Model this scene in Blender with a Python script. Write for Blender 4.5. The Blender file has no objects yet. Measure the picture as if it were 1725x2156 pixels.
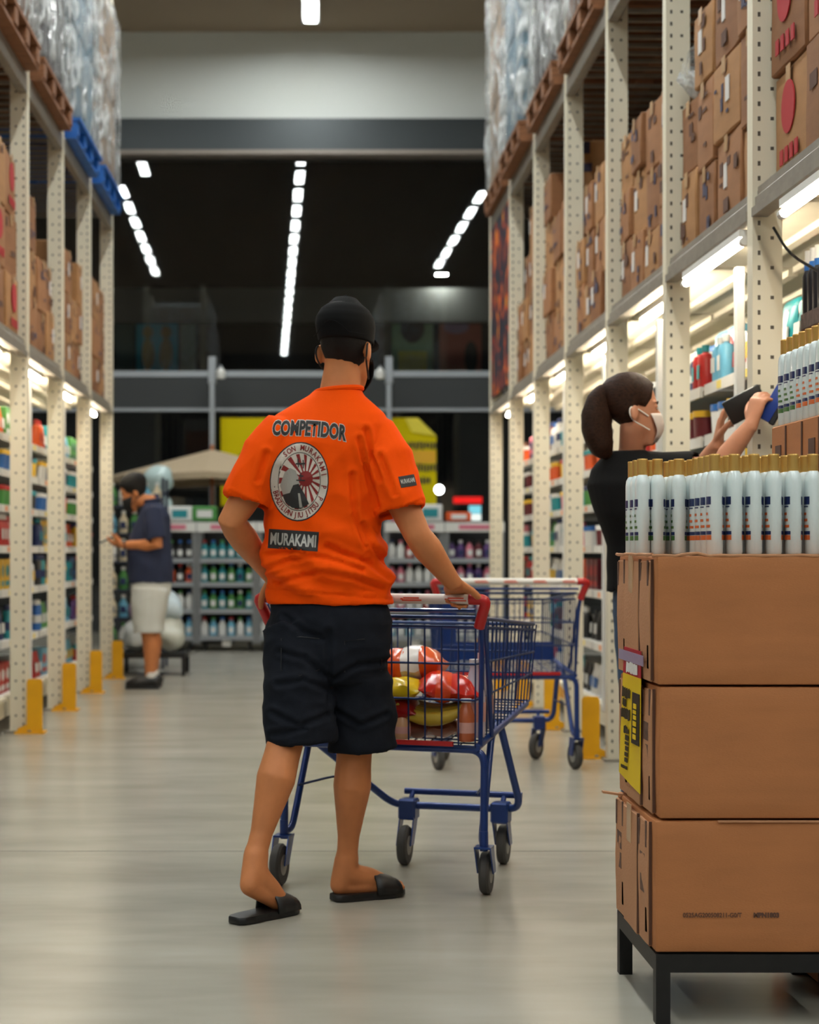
import bpy, bmesh, math, random
from mathutils import Vector, Matrix, noise
from mathutils.bvhtree import BVHTree

random.seed(7)
S = bpy.context.scene
COL = S.collection
PI = math.pi
def R(d): return math.radians(d)

# ------------------------------------------------------------------ camera, world, exposure
FPX, CX0, CY0, CAMH = 3600.0, 656.0, 1160.0, 1.05
cd = bpy.data.cameras.new('camera'); cam = bpy.data.objects.new('camera', cd); COL.objects.link(cam)
cam.location = (0, 0, CAMH); cam.rotation_euler = (R(90), 0, 0)
cd.sensor_fit = 'HORIZONTAL'; cd.sensor_width = 24.0; cd.lens = FPX / 1725 * 24.0
cd.shift_x = (862.5 - CX0) / 1725; cd.shift_y = (CY0 - 1078) / 1725
cd.clip_start = 0.05; cd.clip_end = 200
cd.dof.use_dof = True; cd.dof.focus_distance = 4.35; cd.dof.aperture_fstop = 3.2
S.camera = cam
w = bpy.data.worlds.new('night'); S.world = w; w.use_nodes = True
w.node_tree.nodes['Background'].inputs[0].default_value = (0.55, 0.6, 0.7, 1)
w.node_tree.nodes['Background'].inputs[1].default_value = 0.012
S.view_settings.view_transform = 'Standard'; S.view_settings.look = 'None'
S.view_settings.gamma = 1.0; S.view_settings.use_curve_mapping = False
S.view_settings.exposure = 0.45
S.cycles.use_denoising = True
S.cycles.max_bounces = 7; S.cycles.diffuse_bounces = 3; S.cycles.transparent_max_bounces = 24
S.cycles.sample_clamp_indirect = 3.0
CEIL_E, TUBE_E = 74.0, 66.0      # strengths of the ceiling fixtures and of the shelf tubes

def at(px, py, Y):              # a pixel of the photograph at depth Y
    return Vector(((px - CX0) * Y / FPX, Y, CAMH + (CY0 - py) * Y / FPX))

# ------------------------------------------------------------------ materials
def lin(c):
    out = []
    for v in c:
        v = v / 255.0
        out.append(v / 12.92 if v <= 0.04045 else ((v + 0.055) / 1.055) ** 2.4)
    return (*out, 1.0)
MATS = {}
def mat(name, col, rough=0.5, metal=0.0, var=0.0, vscale=8.0, bump=0.0, bscale=60.0, emit=0.0, coat=0.0, stretch=(1, 1, 1), spec=None):
    if name in MATS: return MATS[name]
    m = bpy.data.materials.new(name); m.use_nodes = True
    nt = m.node_tree; b = nt.nodes['Principled BSDF']
    c = lin(col)
    b.inputs['Base Color'].default_value = c
    b.inputs['Roughness'].default_value = rough; b.inputs['Metallic'].default_value = metal
    if spec is not None: b.inputs['Specular IOR Level'].default_value = spec
    if coat: b.inputs['Coat Weight'].default_value = coat
    if emit:
        b.inputs['Emission Color'].default_value = c; b.inputs['Emission Strength'].default_value = emit
    if var or bump:
        tc = nt.nodes.new('ShaderNodeTexCoord'); mp = nt.nodes.new('ShaderNodeMapping')
        mp.inputs['Scale'].default_value = stretch
        nt.links.new(tc.outputs['Object'], mp.inputs[0])
    if var:
        n = nt.nodes.new('ShaderNodeTexNoise'); n.inputs['Scale'].default_value = vscale; n.inputs['Detail'].default_value = 4
        nt.links.new(mp.outputs[0], n.inputs['Vector'])
        r = nt.nodes.new('ShaderNodeValToRGB')
        r.color_ramp.elements[0].position = 0.3; r.color_ramp.elements[1].position = 0.7
        r.color_ramp.elements[0].color = (*[x * (1 - var) for x in c[:3]], 1)
        r.color_ramp.elements[1].color = (*[min(1, x * (1 + var)) for x in c[:3]], 1)
        nt.links.new(n.outputs[0], r.inputs[0]); nt.links.new(r.outputs[0], b.inputs['Base Color'])
    if bump:
        n2 = nt.nodes.new('ShaderNodeTexNoise'); n2.inputs['Scale'].default_value = bscale; n2.inputs['Detail'].default_value = 3
        bp = nt.nodes.new('ShaderNodeBump'); bp.inputs['Strength'].default_value = bump; bp.inputs['Distance'].default_value = 0.01
        nt.links.new(mp.outputs[0], n2.inputs['Vector']); nt.links.new(n2.outputs[0], bp.inputs['Height'])
        nt.links.new(bp.outputs[0], b.inputs['Normal'])
    MATS[name] = m
    return m

def glass_mat(name, tint, refl):
    m = bpy.data.materials.new(name); m.use_nodes = True; nt = m.node_tree
    nt.nodes.remove(nt.nodes['Principled BSDF'])
    t = nt.nodes.new('ShaderNodeBsdfTransparent'); t.inputs[0].default_value = (*tint, 1)
    g = nt.nodes.new('ShaderNodeBsdfGlossy'); g.inputs['Roughness'].default_value = 0.015
    mx = nt.nodes.new('ShaderNodeMixShader'); lw = nt.nodes.new('ShaderNodeFresnel'); lw.inputs[0].default_value = 1.5
    mt = nt.nodes.new('ShaderNodeMath'); mt.operation = 'MULTIPLY'; mt.inputs[1].default_value = refl
    nt.links.new(lw.outputs[0], mt.inputs[0]); nt.links.new(mt.outputs[0], mx.inputs[0])
    nt.links.new(t.outputs[0], mx.inputs[1]); nt.links.new(g.outputs[0], mx.inputs[2])
    nt.links.new(mx.outputs[0], nt.nodes['Material Output'].inputs[0])
    return m

def film_mat(name, opac, col=(0.80, 0.83, 0.83), scale=7.0):
    m = bpy.data.materials.new(name); m.use_nodes = True; nt = m.node_tree
    b = nt.nodes['Principled BSDF']; b.inputs['Base Color'].default_value = (*col, 1); b.inputs['Roughness'].default_value = 0.09
    b.inputs['Specular IOR Level'].default_value = 0.9
    tc = nt.nodes.new('ShaderNodeTexCoord'); mp = nt.nodes.new('ShaderNodeMapping'); mp.inputs['Scale'].default_value = (1, 1, 0.6)
    n = nt.nodes.new('ShaderNodeTexNoise'); n.inputs['Scale'].default_value = scale; n.inputs['Detail'].default_value = 5; n.inputs['Distortion'].default_value = 1.2
    bp = nt.nodes.new('ShaderNodeBump'); bp.inputs['Strength'].default_value = 1.0; bp.inputs['Distance'].default_value = 0.12
    t = nt.nodes.new('ShaderNodeBsdfTransparent'); mx = nt.nodes.new('ShaderNodeMixShader')
    rp = nt.nodes.new('ShaderNodeValToRGB'); rp.color_ramp.elements[0].position = 0.42; rp.color_ramp.elements[1].position = 0.62
    rp.color_ramp.elements[0].color = (opac * 0.12,) * 3 + (1,); rp.color_ramp.elements[1].color = (opac,) * 3 + (1,)
    L = nt.links.new
    L(tc.outputs['Object'], mp.inputs[0]); L(mp.outputs[0], n.inputs['Vector']); L(n.outputs[0], bp.inputs['Height']); L(bp.outputs[0], b.inputs['Normal'])
    L(n.outputs[0], rp.inputs[0]); L(rp.outputs[0], mx.inputs[0]); L(t.outputs[0], mx.inputs[1]); L(b.outputs[0], mx.inputs[2])
    L(mx.outputs[0], nt.nodes['Material Output'].inputs[0])
    return m

# ------------------------------------------------------------------ mesh helpers
def box(bm, c, s, rot=None, bev=0.0, seg=1):
    r = bmesh.ops.create_cube(bm, size=1.0)
    vs = r['verts']
    bmesh.ops.scale(bm, vec=s, verts=vs)
    if bev:
        es = list({e for v in vs for e in v.link_edges})
        q = bmesh.ops.bevel(bm, geom=es, offset=bev, segments=seg, affect='EDGES', profile=0.5)
        vs = list(set(vs_ for f in q['faces'] for vs_ in f.verts) | {v for v in vs if v.is_valid})
        seen, stack = set(vs), list(vs)
        while stack:
            for e in stack.pop().link_edges:
                for v in e.verts:
                    if v not in seen: seen.add(v); stack.append(v)
        vs = list(seen)
    if rot is not None: bmesh.ops.rotate(bm, cent=(0, 0, 0), matrix=rot, verts=vs)
    bmesh.ops.translate(bm, vec=c, verts=vs)
    return vs
def frames(pts):
    n = len(pts); T = []
    for i in range(n):
        a = pts[max(i - 1, 0)]; b = pts[min(i + 1, n - 1)]
        T.append((b - a).normalized())
    up = Vector((0, 0, 1)) if abs(T[0].z) < 0.9 else Vector((1, 0, 0))
    u = (up - T[0] * up.dot(T[0])).normalized(); out = []
    for t in T:
        u = (u - t * u.dot(t)); u = u.normalized() if u.length > 1e-6 else t.orthogonal().normalized()
        out.append((t, u, t.cross(u)))
    return out
def rings_to_bm(bm, rings, closed_path=False):
    vr = [[bm.verts.new(p) for p in r] for r in rings]
    n = len(vr[0])
    for i in range(len(vr) - (0 if closed_path else 1)):
        a, b = vr[i], vr[(i + 1) % len(vr)]
        for k in range(n):
            bm.faces.new((a[k], a[(k + 1) % n], b[(k + 1) % n], b[k]))
    if not closed_path:
        bm.faces.new(list(reversed(vr[0]))); bm.faces.new(vr[-1])
    return vr
def tube(bm, pts, r, seg=8, closed=False):
    pts = [Vector(p) for p in pts]
    rs = r if isinstance(r, (list, tuple)) else [r] * len(pts)
    rings = []
    for (t, u, v), p, q in zip(frames(pts), pts, rs):
        rings.append([p + (u * math.cos(2 * PI * k / seg) + v * math.sin(2 * PI * k / seg)) * q for k in range(seg)])
    rings_to_bm(bm, rings, closed)
def bend(pts, r=0.05, n=4):       # rounds the corners of a polyline
    pts = [Vector(p) for p in pts]; out = [pts[0]]
    for a, b, c in zip(pts, pts[1:], pts[2:]):
        d1 = min(r, (a - b).length * .45); d2 = min(r, (c - b).length * .45)
        p, q = b + (a - b).normalized() * d1, b + (c - b).normalized() * d2
        for i in range(n + 1):
            t = i / n; out.append(p * (1 - t) ** 2 + b * 2 * t * (1 - t) + q * t * t)
    out.append(pts[-1]); return out
def lathe(bm, prof, seg=20, c=(0, 0, 0), sx=1.0, sy=1.0):
    c = Vector(c)
    rings_to_bm(bm, [[c + Vector((r * sx * math.cos(2 * PI * k / seg), r * sy * math.sin(2 * PI * k / seg), z)) for k in range(seg)] for r, z in prof])
def ering(c, a, b, yaw=0.0, n=24, tilt=None):
    c = Vector(c); out = []
    for k in range(n):
        t = 2 * PI * k / n
        p = Vector((a * math.cos(t), b * math.sin(t), 0))
        if tilt is not None: p = tilt @ p
        x, y = p.x, p.y
        out.append(c + Vector((x * math.cos(yaw) - y * math.sin(yaw), x * math.sin(yaw) + y * math.cos(yaw), p.z)))
    return out
def ball(bm, c, r, s=(1, 1, 1), rot=None, u=14, v=9):
    q = bmesh.ops.create_uvsphere(bm, u_segments=u, v_segments=v, radius=r)['verts']
    bmesh.ops.scale(bm, vec=s, verts=q)
    if rot is not None: bmesh.ops.rotate(bm, cent=(0, 0, 0), matrix=rot, verts=q)
    bmesh.ops.translate(bm, vec=c, verts=q)
def prism(bm, poly, axis, d0, d1):    # extrude a 2D polygon: axis 'x' (y,z), 'y' (x,z), 'z' (x,y)
    f = {'x': lambda a, b, d: (d, a, b), 'y': lambda a, b, d: (a, d, b), 'z': lambda a, b, d: (a, b, d)}[axis]
    rings_to_bm(bm, [[Vector(f(a, b, d)) for a, b in poly] for d in (d0, d1)])
def link(name, me, m, parent=None):
    o = bpy.data.objects.new(name, me); COL.objects.link(o)
    if m is not None:
        me.materials.clear(); me.materials.append(m)
    if parent is not None: o.parent = parent
    return o
def obj(name, bm, m, parent=None, smooth=False):
    bmesh.ops.recalc_face_normals(bm, faces=bm.faces)
    me = bpy.data.meshes.new(name); bm.to_mesh(me); bm.free()
    if smooth:
        me.polygons.foreach_set('use_smooth', [True] * len(me.polygons))
        if smooth != 'all':
            try: me.set_sharp_from_angle(angle=R(38))
            except Exception: pass
    return link(name, me, m, parent)
def B(): return bmesh.new()
def tag(o, label, cat, group=None):
    o['label'] = label; o['category'] = cat
    if group: o['group'] = group
    return o
def thing(name, label, cat, loc=(0, 0, 0), rotz=0.0, group=None):
    o = bpy.data.objects.new(name, None); COL.objects.link(o); o.empty_display_size = 0.05
    o.location = loc; o.rotation_euler = (0, 0, rotz)
    return tag(o, label, cat, group)
def structure(name, bm, m, smooth=False):
    o = obj(name, bm, m, None, smooth); o['kind'] = 'structure'; return o
def dup(root, loc, rotz, label, group=None):
    r = root.copy(); COL.objects.link(r); r.location = loc; r.rotation_euler = (0, 0, rotz); r['label'] = label
    if group: r['group'] = group
    for ch in list(root.children):
        c = ch.copy(); COL.objects.link(c); c.parent = r
        for g in list(ch.children):
            d = g.copy(); COL.objects.link(d); d.parent = c
    return r
PROTO = {}
def place(key, builder, loc, rotz, label, group=None):
    """first use builds the thing, later uses copy it and its parts"""
    if key not in PROTO:
        o = builder(); PROTO[key] = o
        o.location = loc; o.rotation_euler = (0, 0, rotz); o['label'] = label
        if group: o['group'] = group
        return o
    return dup(PROTO[key], loc, rotz, label, group)
def remeshed(name, bm, voxel, m, parent=None, smooth_it=6, deform=None):
    bmesh.ops.recalc_face_normals(bm, faces=bm.faces)
    me = bpy.data.meshes.new(name + '_raw'); bm.to_mesh(me); bm.free()
    o = bpy.data.objects.new(name + '_raw', me); COL.objects.link(o)
    r = o.modifiers.new('r', 'REMESH'); r.mode = 'VOXEL'; r.voxel_size = voxel
    if smooth_it:
        s = o.modifiers.new('s', 'SMOOTH'); s.factor = 0.5; s.iterations = smooth_it
    dg = bpy.context.evaluated_depsgraph_get()
    nm = bpy.data.meshes.new_from_object(o.evaluated_get(dg)); nm.name = name
    bpy.data.objects.remove(o); bpy.data.meshes.remove(me)
    if deform:
        nm.update()
        ns = [v.normal.copy() for v in nm.vertices]
        for v, n in zip(nm.vertices, ns): v.co = deform(v.co.copy(), n)
        nm.update()
    nm.polygons.foreach_set('use_smooth', [True] * len(nm.polygons))
    return link(name, nm, m, parent)
def text_mesh(txt, size, sx=1.0, offset=0.0, spacing=1.0):
    cu = bpy.data.curves.new('t', 'FONT'); cu.body = txt; cu.size = size; cu.align_x = 'CENTER'; cu.align_y = 'CENTER'
    cu.offset = offset; cu.space_character = spacing; cu.resolution_u = 3
    o = bpy.data.objects.new('t', cu); COL.objects.link(o)
    dg = bpy.context.evaluated_depsgraph_get()
    me = bpy.data.meshes.new_from_object(o.evaluated_get(dg))
    bm = B(); bm.from_mesh(me)
    bpy.data.objects.remove(o); bpy.data.curves.remove(cu); bpy.data.meshes.remove(me)
    for v in bm.verts: v.co.x *= sx
    return bm
def refine(bm, mx):
    bmesh.ops.triangulate(bm, faces=bm.faces)
    for _ in range(6):
        es = [e for e in bm.edges if e.calc_length() > mx]
        if not es: break
        bmesh.ops.subdivide_edges(bm, edges=es, cuts=1)
        bmesh.ops.triangulate(bm, faces=[f for f in bm.faces if len(f.verts) > 3])
def decal(name, bm, bvh, M2, direction, off, m, parent, mx=0.012):
    """flat print (x, y) placed by M2, laid onto a surface along a direction"""
    refine(bm, mx)
    d = Vector(direction).normalized()
    for v in bm.verts:
        p = M2 @ v.co
        h = bvh.ray_cast(p - d * 1.0, d, 3.0)
        if h[0] is not None: v.co = h[0] - d * off
        else:
            q = bvh.find_nearest(p); v.co = q[0] - d * off
    return obj(name, bm, m, parent)
def ord_(n): return ['first', 'second', 'third', 'fourth', 'fifth', 'sixth', 'seventh', 'eighth', 'ninth', 'tenth', 'eleventh', 'twelfth', 'thirteenth', 'fourteenth', 'fifteenth', 'sixteenth'][n]

# common materials
M_CREAM = mat('cream_rack_paint', (226, 219, 198), 0.55, var=0.06, vscale=5)
M_STEEL = mat('grey_beam_paint', (150, 143, 132), 0.45, 0.35, var=0.12, vscale=14)
M_HOLE = mat('punched_hole', (40, 36, 32), 0.8)
M_WHITE = mat('white_paint', (232, 230, 224), 0.45)
M_BLACK = mat('black_plastic', (16, 16, 17), 0.45)
M_BSTEEL = mat('black_steel', (22, 21, 21), 0.5, 0.2, var=0.3, vscale=20)
M_YEL = mat('yellow_guard_paint', (232, 168, 4), 0.45, var=0.08, vscale=6)
M_CARD = [mat('cardboard_a', (152, 104, 66), 0.8, var=0.09, vscale=7, bump=0.15, bscale=140, stretch=(1, 1, 3)),
          mat('cardboard_b', (164, 118, 74), 0.8, var=0.1, vscale=6, bump=0.15, bscale=140, stretch=(1, 1, 3)),
          mat('cardboard_c', (136, 90, 54), 0.8, var=0.1, vscale=8, bump=0.15, bscale=140, stretch=(1, 1, 3))]
M_TAPE = mat('packing_tape', (196, 158, 118), 0.25)
M_INK = mat('carton_ink', (92, 62, 48), 0.85)
M_BLUEINK = mat('blue_ink', (66, 62, 84), 0.8)
M_WOOD = mat('pallet_wood', (128, 84, 54), 0.8, var=0.3, vscale=9, stretch=(1, 6, 6))

# ------------------------------------------------------------------ structure
YF = 22.0
def polished_floor():
    m = bpy.data.materials.new('polished_concrete'); m.use_nodes = True; nt = m.node_tree; b = nt.nodes['Principled BSDF']
    L = nt.links.new
    tc = nt.nodes.new('ShaderNodeTexCoord')
    n1 = nt.nodes.new('ShaderNodeTexNoise'); n1.inputs['Scale'].default_value = 1.6; n1.inputs['Detail'].default_value = 3; n1.inputs['Roughness'].default_value = 0.6
    rp = nt.nodes.new('ShaderNodeValToRGB'); rp.color_ramp.elements[0].position = 0.2; rp.color_ramp.elements[1].position = 0.8
    rp.color_ramp.elements[0].color = lin((145, 140, 127)); rp.color_ramp.elements[1].color = lin((176, 171, 159))
    n2 = nt.nodes.new('ShaderNodeTexNoise'); n2.inputs['Scale'].default_value = 2.0; n2.inputs['Detail'].default_value = 2
    r2 = nt.nodes.new('ShaderNodeValToRGB'); r2.color_ramp.elements[0].color = (0.20,) * 3 + (1,); r2.color_ramp.elements[1].color = (0.26,) * 3 + (1,)
    n3 = nt.nodes.new('ShaderNodeTexNoise'); n3.inputs['Scale'].default_value = 30.0
    bp = nt.nodes.new('ShaderNodeBump'); bp.inputs['Strength'].default_value = 0.03; bp.inputs['Distance'].default_value = 0.01
    mp = nt.nodes.new('ShaderNodeMapping'); mp.inputs['Scale'].default_value = (0.7, 2.2, 1); L(tc.outputs['Object'], mp.inputs[0]); L(mp.outputs[0], n1.inputs['Vector']); L(tc.outputs['Object'], n2.inputs['Vector']); L(tc.outputs['Object'], n3.inputs['Vector'])
    L(n1.outputs[0], rp.inputs[0]); L(rp.outputs[0], b.inputs['Base Color']); L(n2.outputs[0], r2.inputs[0]); L(r2.outputs[0], b.inputs['Roughness'])
    return m
M_FLOOR = polished_floor()
bm = B()
box(bm, (0, 4, -0.06), (18.2, 37, 0.12)); structure('floor', bm, M_FLOOR)
M_JOINT = mat('joint_filler', (98, 92, 82), 0.7)
for k, y in enumerate((2.0, 5.98, 10.0, 14.0, 18.0)):
    bm = B(); box(bm, (0, y, 0.0002), (18.0, 0.007, 0.0006)); structure('trim_%d' % (10 + k), bm, M_JOINT)
bm = B(); box(bm, (0, 4, 7.83), (18.2, 36.4, 0.2)); structure('ceiling', bm, mat('ceiling_panel', (178, 160, 138), 0.9))
M_WALLW = mat('painted_wall', (238, 241, 236), 0.8)
bm = B(); box(bm, (0, YF + 0.1, 7.15), (18.2, 0.2, 1.2)); structure('wall_front', bm, M_WALLW)
M_SIDEW = mat('side_wall_paint', (120, 118, 112), 0.9)
bm = B(); box(bm, (-9.05, 4, 3.9), (0.1, 36.4, 7.8)); structure('wall_left', bm, M_SIDEW)
bm = B(); box(bm, (9.05, 4, 3.9), (0.1, 36.4, 7.8)); structure('wall_right', bm, M_SIDEW)
bm = B(); box(bm, (0, -14.05, 3.9), (18.2, 0.1, 7.8)); structure('wall_back', bm, M_SIDEW)
bm = B(); box(bm, (0, YF + 0.02, 6.37), (18, 0.34, 0.42)); structure('trim_2', bm, mat('lintel_metal', (54, 60, 62), 0.4, 0.3))
bm = B(); box(bm, (0, YF - 0.02, 6.13), (18, 0.44, 0.05)); structure('trim_3', bm, mat('lintel_edge', (150, 138, 128), 0.5))
M_FRAME = mat('facade_alu', (158, 162, 166), 0.45, 0.4)
bm = B(); box(bm, (0, YF - 0.03, 3.32), (18, 0.12, 0.075)); structure('trim_4', bm, M_FRAME)
bm = B(); box(bm, (0, YF + 0.0, 3.08), (18, 0.16, 0.40)); structure('trim_5', bm, mat('band_panel', (46, 49, 50), 0.6))
bm = B(); box(bm, (0, YF - 0.04, 2.86), (18, 0.12, 0.04)); structure('trim_6', bm, M_FRAME)
M_GLASS = glass_mat('facade_glass', (0.86, 0.89, 0.90), 1.15)
bm = B(); box(bm, (0, YF + 0.02, 4.73), (17.9, 0.012, 2.76), Matrix.Rotation(R(0.75), 3, 'Z')); structure('window_1', bm, M_GLASS)
bm = B(); box(bm, (0, YF + 0.02, 1.42), (17.9, 0.012, 2.84)); structure('window_2', bm, M_GLASS)
# outside, at night
bm = B(); box(bm, (0, 30, -0.1), (40, 15.2, 0.1)); structure('ground', bm, mat('night_asphalt', (46, 46, 48), 0.9))
bm = B(); box(bm, (0, 34.1, 4.5), (40, 0.2, 9.4)); structure('wall_outside', bm, mat('opposite_facade', (52, 50, 50), 0.9, var=0.3, vscale=0.8))
bm = B(); box(bm, (0, 31.9, 5.62), (36, 0.3, 0.62)); structure('trim_7', bm, mat('outside_fascia', (150, 148, 142), 0.8))

# ------------------------------------------------------------------ ceiling lights
M_CEIL = mat('ceiling_led', (246, 252, 250), 0.4, emit=CEIL_E)
M_HOUS = mat('lamp_housing', (200, 200, 198), 0.5)
def b_ceil_lamp():
    t = thing('ceiling_light', '', 'light')
    bm = B(); prism(bm, [(-0.06, 0.05), (0.06, 0.05), (0.11, 0.0), (0.11, -0.012), (0.095, -0.012), (0.095, 0.004), (-0.095, 0.004), (-0.095, -0.012), (-0.11, -0.012), (-0.11, 0.0)], 'y', -0.55, 0.55)
    obj('housing', bm, M_HOUS, t)
    bm = B(); box(bm, (0, 0, -0.003), (0.135, 0.92, 0.01)); obj('diffuser', bm, M_CEIL, t)
    bm = B(); tube(bm, [(0, -0.4, 0.05), (0, -0.4, 0.24)], 0.006, 6); tube(bm, [(0, 0.4, 0.05), (0, 0.4, 0.24)], 0.006, 6); obj('hanger_rod', bm, M_STEEL, t)
    return t
n = 0
for row, X, ys in (('middle', -0.01, [20.35 - 1.45 * k for k in range(23)]), ('left', -3.15, [13.3 - 1.45 * k for k in range(7)]), ('right', 3.3, [13.0 - 1.45 * k for k in range(6)]), ('far left', -2.65, [16.6, 15.15]), ('added unseen left aisle', -7.0, [3.0 - 1.4 * k for k in range(11)]), ('added unseen right aisle', 7.0, [3.0 - 1.4 * k for k in range(11)])):  # outer aisle rows are unseen, added to brighten the foreground
    for k, y in enumerate(ys):
        place('ceil', b_ceil_lamp, (X, y, 7.49), 0, f'white strip light on the {row} ceiling row, {ord_(k) if k < 16 else "number " + ["sixteen","seventeen","eighteen","nineteen","twenty","twenty-one","twenty-two","twenty-three"][k-15]} from the facade', 'ceiling strip lights')

# ------------------------------------------------------------------ pallet racks
BAY = 1.4
XR, XL = 1.48, -1.64
YR = [4.37 + BAY * k for k in range(8)]        # right posts, 4.37 .. 14.17
YL = [8.5 + BAY * k for k in range(5)]         # left posts, 8.5 .. 14.1
LEV = [0.20, 0.52, 0.82, 1.08, 1.32, 1.53, 1.74]
DECKZ, UPZ = 2.26, 3.80
def upright_mat():
    m = bpy.data.materials.new('cream_upright_with_slots'); m.use_nodes = True; nt = m.node_tree; b = nt.nodes['Principled BSDF']; L = nt.links.new
    b.inputs['Roughness'].default_value = 0.55
    tc = nt.nodes.new('ShaderNodeTexCoord'); sp = nt.nodes.new('ShaderNodeSeparateXYZ'); L(tc.outputs['Object'], sp.inputs[0])
    def M(op, a, b_=None):
        n = nt.nodes.new('ShaderNodeMath'); n.operation = op
        for i, v in ((0, a), (1, b_)):
            if v is None: continue
            if isinstance(v, (int, float)): n.inputs[i].default_value = v
            else: L(v, n.inputs[i])
        return n.outputs[0]
    ax = M('ABSOLUTE', sp.outputs[0]); z = sp.outputs[2]
    def slots(xc, xw, per, zw):
        inx = M('LESS_THAN', M('ABSOLUTE', M('SUBTRACT', ax, xc)), xw)
        fz = M('ABSOLUTE', M('SUBTRACT', M('PINGPONG', z, per / 2), per / 4))
        inz = M('LESS_THAN', M('PINGPONG', z, per / 2), zw)
        return M('MULTIPLY', inx, inz)
    h = M('MAXIMUM', slots(0.022, 0.0048, 0.05, 0.008), slots(0.066, 0.006, 0.1, 0.006))
    mx = nt.nodes.new('ShaderNodeMix'); mx.data_type = 'RGBA'; mx.inputs[6].default_value = lin((228, 219, 196)); mx.inputs[7].default_value = lin((78, 70, 60))
    L(h, mx.inputs[0]); L(mx.outputs[2], b.inputs['Base Color'])
    return m
M_UPR = upright_mat()
def build_rack(side, X, ys, label):
    s = 1 if side == 'right' else -1
    t = thing('pallet_rack', label, 'rack', (X, 0, 0))
    pm = None
    for y in ys:
        if pm is None:
            bm = B(); prism(bm, [(0, -0.035), (0.1, -0.035), (0.1, 0.035), (0.078, 0.035), (0.078, -0.020), (0.012, -0.020), (0.012, 0.035), (0, 0.035)], 'z', 0.0, 5.7)
            for v in bm.verts: v.co.x *= s
            p = obj('upright', bm, M_UPR, t); pm = p.data
            p.location = (0, y, 0)
        else:
            p = link('upright', pm, None, t); p.location = (0, y, 0)
        q = link('upright', pm, None, t); q.location = (1.1 * s, y, 0); q.scale = (-1, 1, 1)
        bm = B(); box(bm, (0.05 * s, y, 0.006), (0.14, 0.12, 0.012)); obj('foot_plate', bm, M_STEEL, t)
    for i, (a, b_) in enumerate(zip(ys, ys[1:])):
        a += 0.036; b_ -= 0.036; L = b_ - a; c = (a + b_) / 2
        bm = B(); prism(bm, [(0.0, 2.17), (0.05, 2.17), (0.05, 2.27), (0.018, 2.27), (0.018, 2.245), (0.008, 2.235), (0.008, 2.205), (-0.004, 2.2), (-0.004, 2.17)], 'y', a, b_)
        for v in bm.verts: v.co.x *= s
        obj('beam', bm, M_STEEL, t)
        bm = B(); box(bm, (0.025 * s, c, 3.745), (0.05, L, 0.11), bev=0.004); obj('beam', bm, M_STEEL, t)
        for zz in (2.22, 3.745):
            bm = B(); box(bm, (1.075 * s, c, zz), (0.05, L, 0.1)); obj('beam', bm, M_STEEL, t)
        bm = B(); box(bm, (0.56 * s, c, 2.245), (0.98, L, 0.02))
        for k in range(5): box(bm, ((0.15 + 0.2 * k) * s, c, 2.222), (0.04, L, 0.026))
        obj('deck_panel', bm, M_CREAM, t)
        bm = B()
        for k in range(9): box(bm, (0.56 * s, a + L * (k + 0.5) / 9, 3.79), (1.0, 0.03, 0.02))
        obj('deck_grate', bm, M_STEEL, t)
        bm = B(); box(bm, (1.0 * s, c, 1.14), (0.02, L, 2.06)); obj('back_panel', bm, M_CREAM, t)
        bm = B(); box(bm, (1.04 * s, c, 2.98), (0.012, L, 1.4)); obj('added_shade_sheet', bm, M_BSTEEL, t)  # dark sheet added to stand for the shade behind the cartons
        bm = B(); box(bm, (0.06 * s, c - 0.42 + 0.1, 1.14), (0.034, 0.034, 1.86), bev=0.004); obj('support_post', bm, M_WHITE, t)
        bm = B(); box(bm, (0.14 * s, c, 0.14), (0.02, L, 0.1)); box(bm, (0.13 * s, c, 0.2), (0.04, L, 0.022)); obj('base_plinth', bm, M_CREAM, t)
        for z in LEV:
            bm = B(); box(bm, (0.58 * s, c, z - 0.008), (0.82, L, 0.016)); sh = obj('shelf', bm, M_WHITE, t)
            bm = B(); box(bm, (0.165 * s, c, z - 0.02), (0.012, L, 0.045)); obj('price_rail', bm, M_WHITE, sh)
            bm = B()
            for k in range(3):
                box(bm, (0.157 * s, a + L * (k + 0.3 + 0.35 * random.random()) / 3, z - 0.02), (0.004, 0.06, 0.03))
            obj('price_tag', bm, mat('price_tag_' + 'abc'[(i + int(z * 10)) % 3], [(240, 220, 120), (236, 236, 232), (236, 160, 110)][(i + int(z * 10)) % 3], 0.6), sh)
        if i % 2 == 0:
            bm = B(); box(bm, (0.125 * s, c + 0.2, 0.145), (0.004, 0.34, 0.07)); obj('plinth_label', bm, mat('plinth_orange', (214, 150, 40), 0.6), t)
            bm = B(); box(bm, (0.125 * s, c - 0.2, 0.145), (0.004, 0.3, 0.07)); obj('plinth_label', bm, mat('plinth_grey', (170, 168, 172), 0.6), t)
    return t
build_rack('right', XR, YR, 'tall cream steel pallet rack along the right of the aisle with lit shelves below')
build_rack('left', XL, YL, 'tall cream steel pallet rack along the left of the aisle with lit shelves below')

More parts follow.
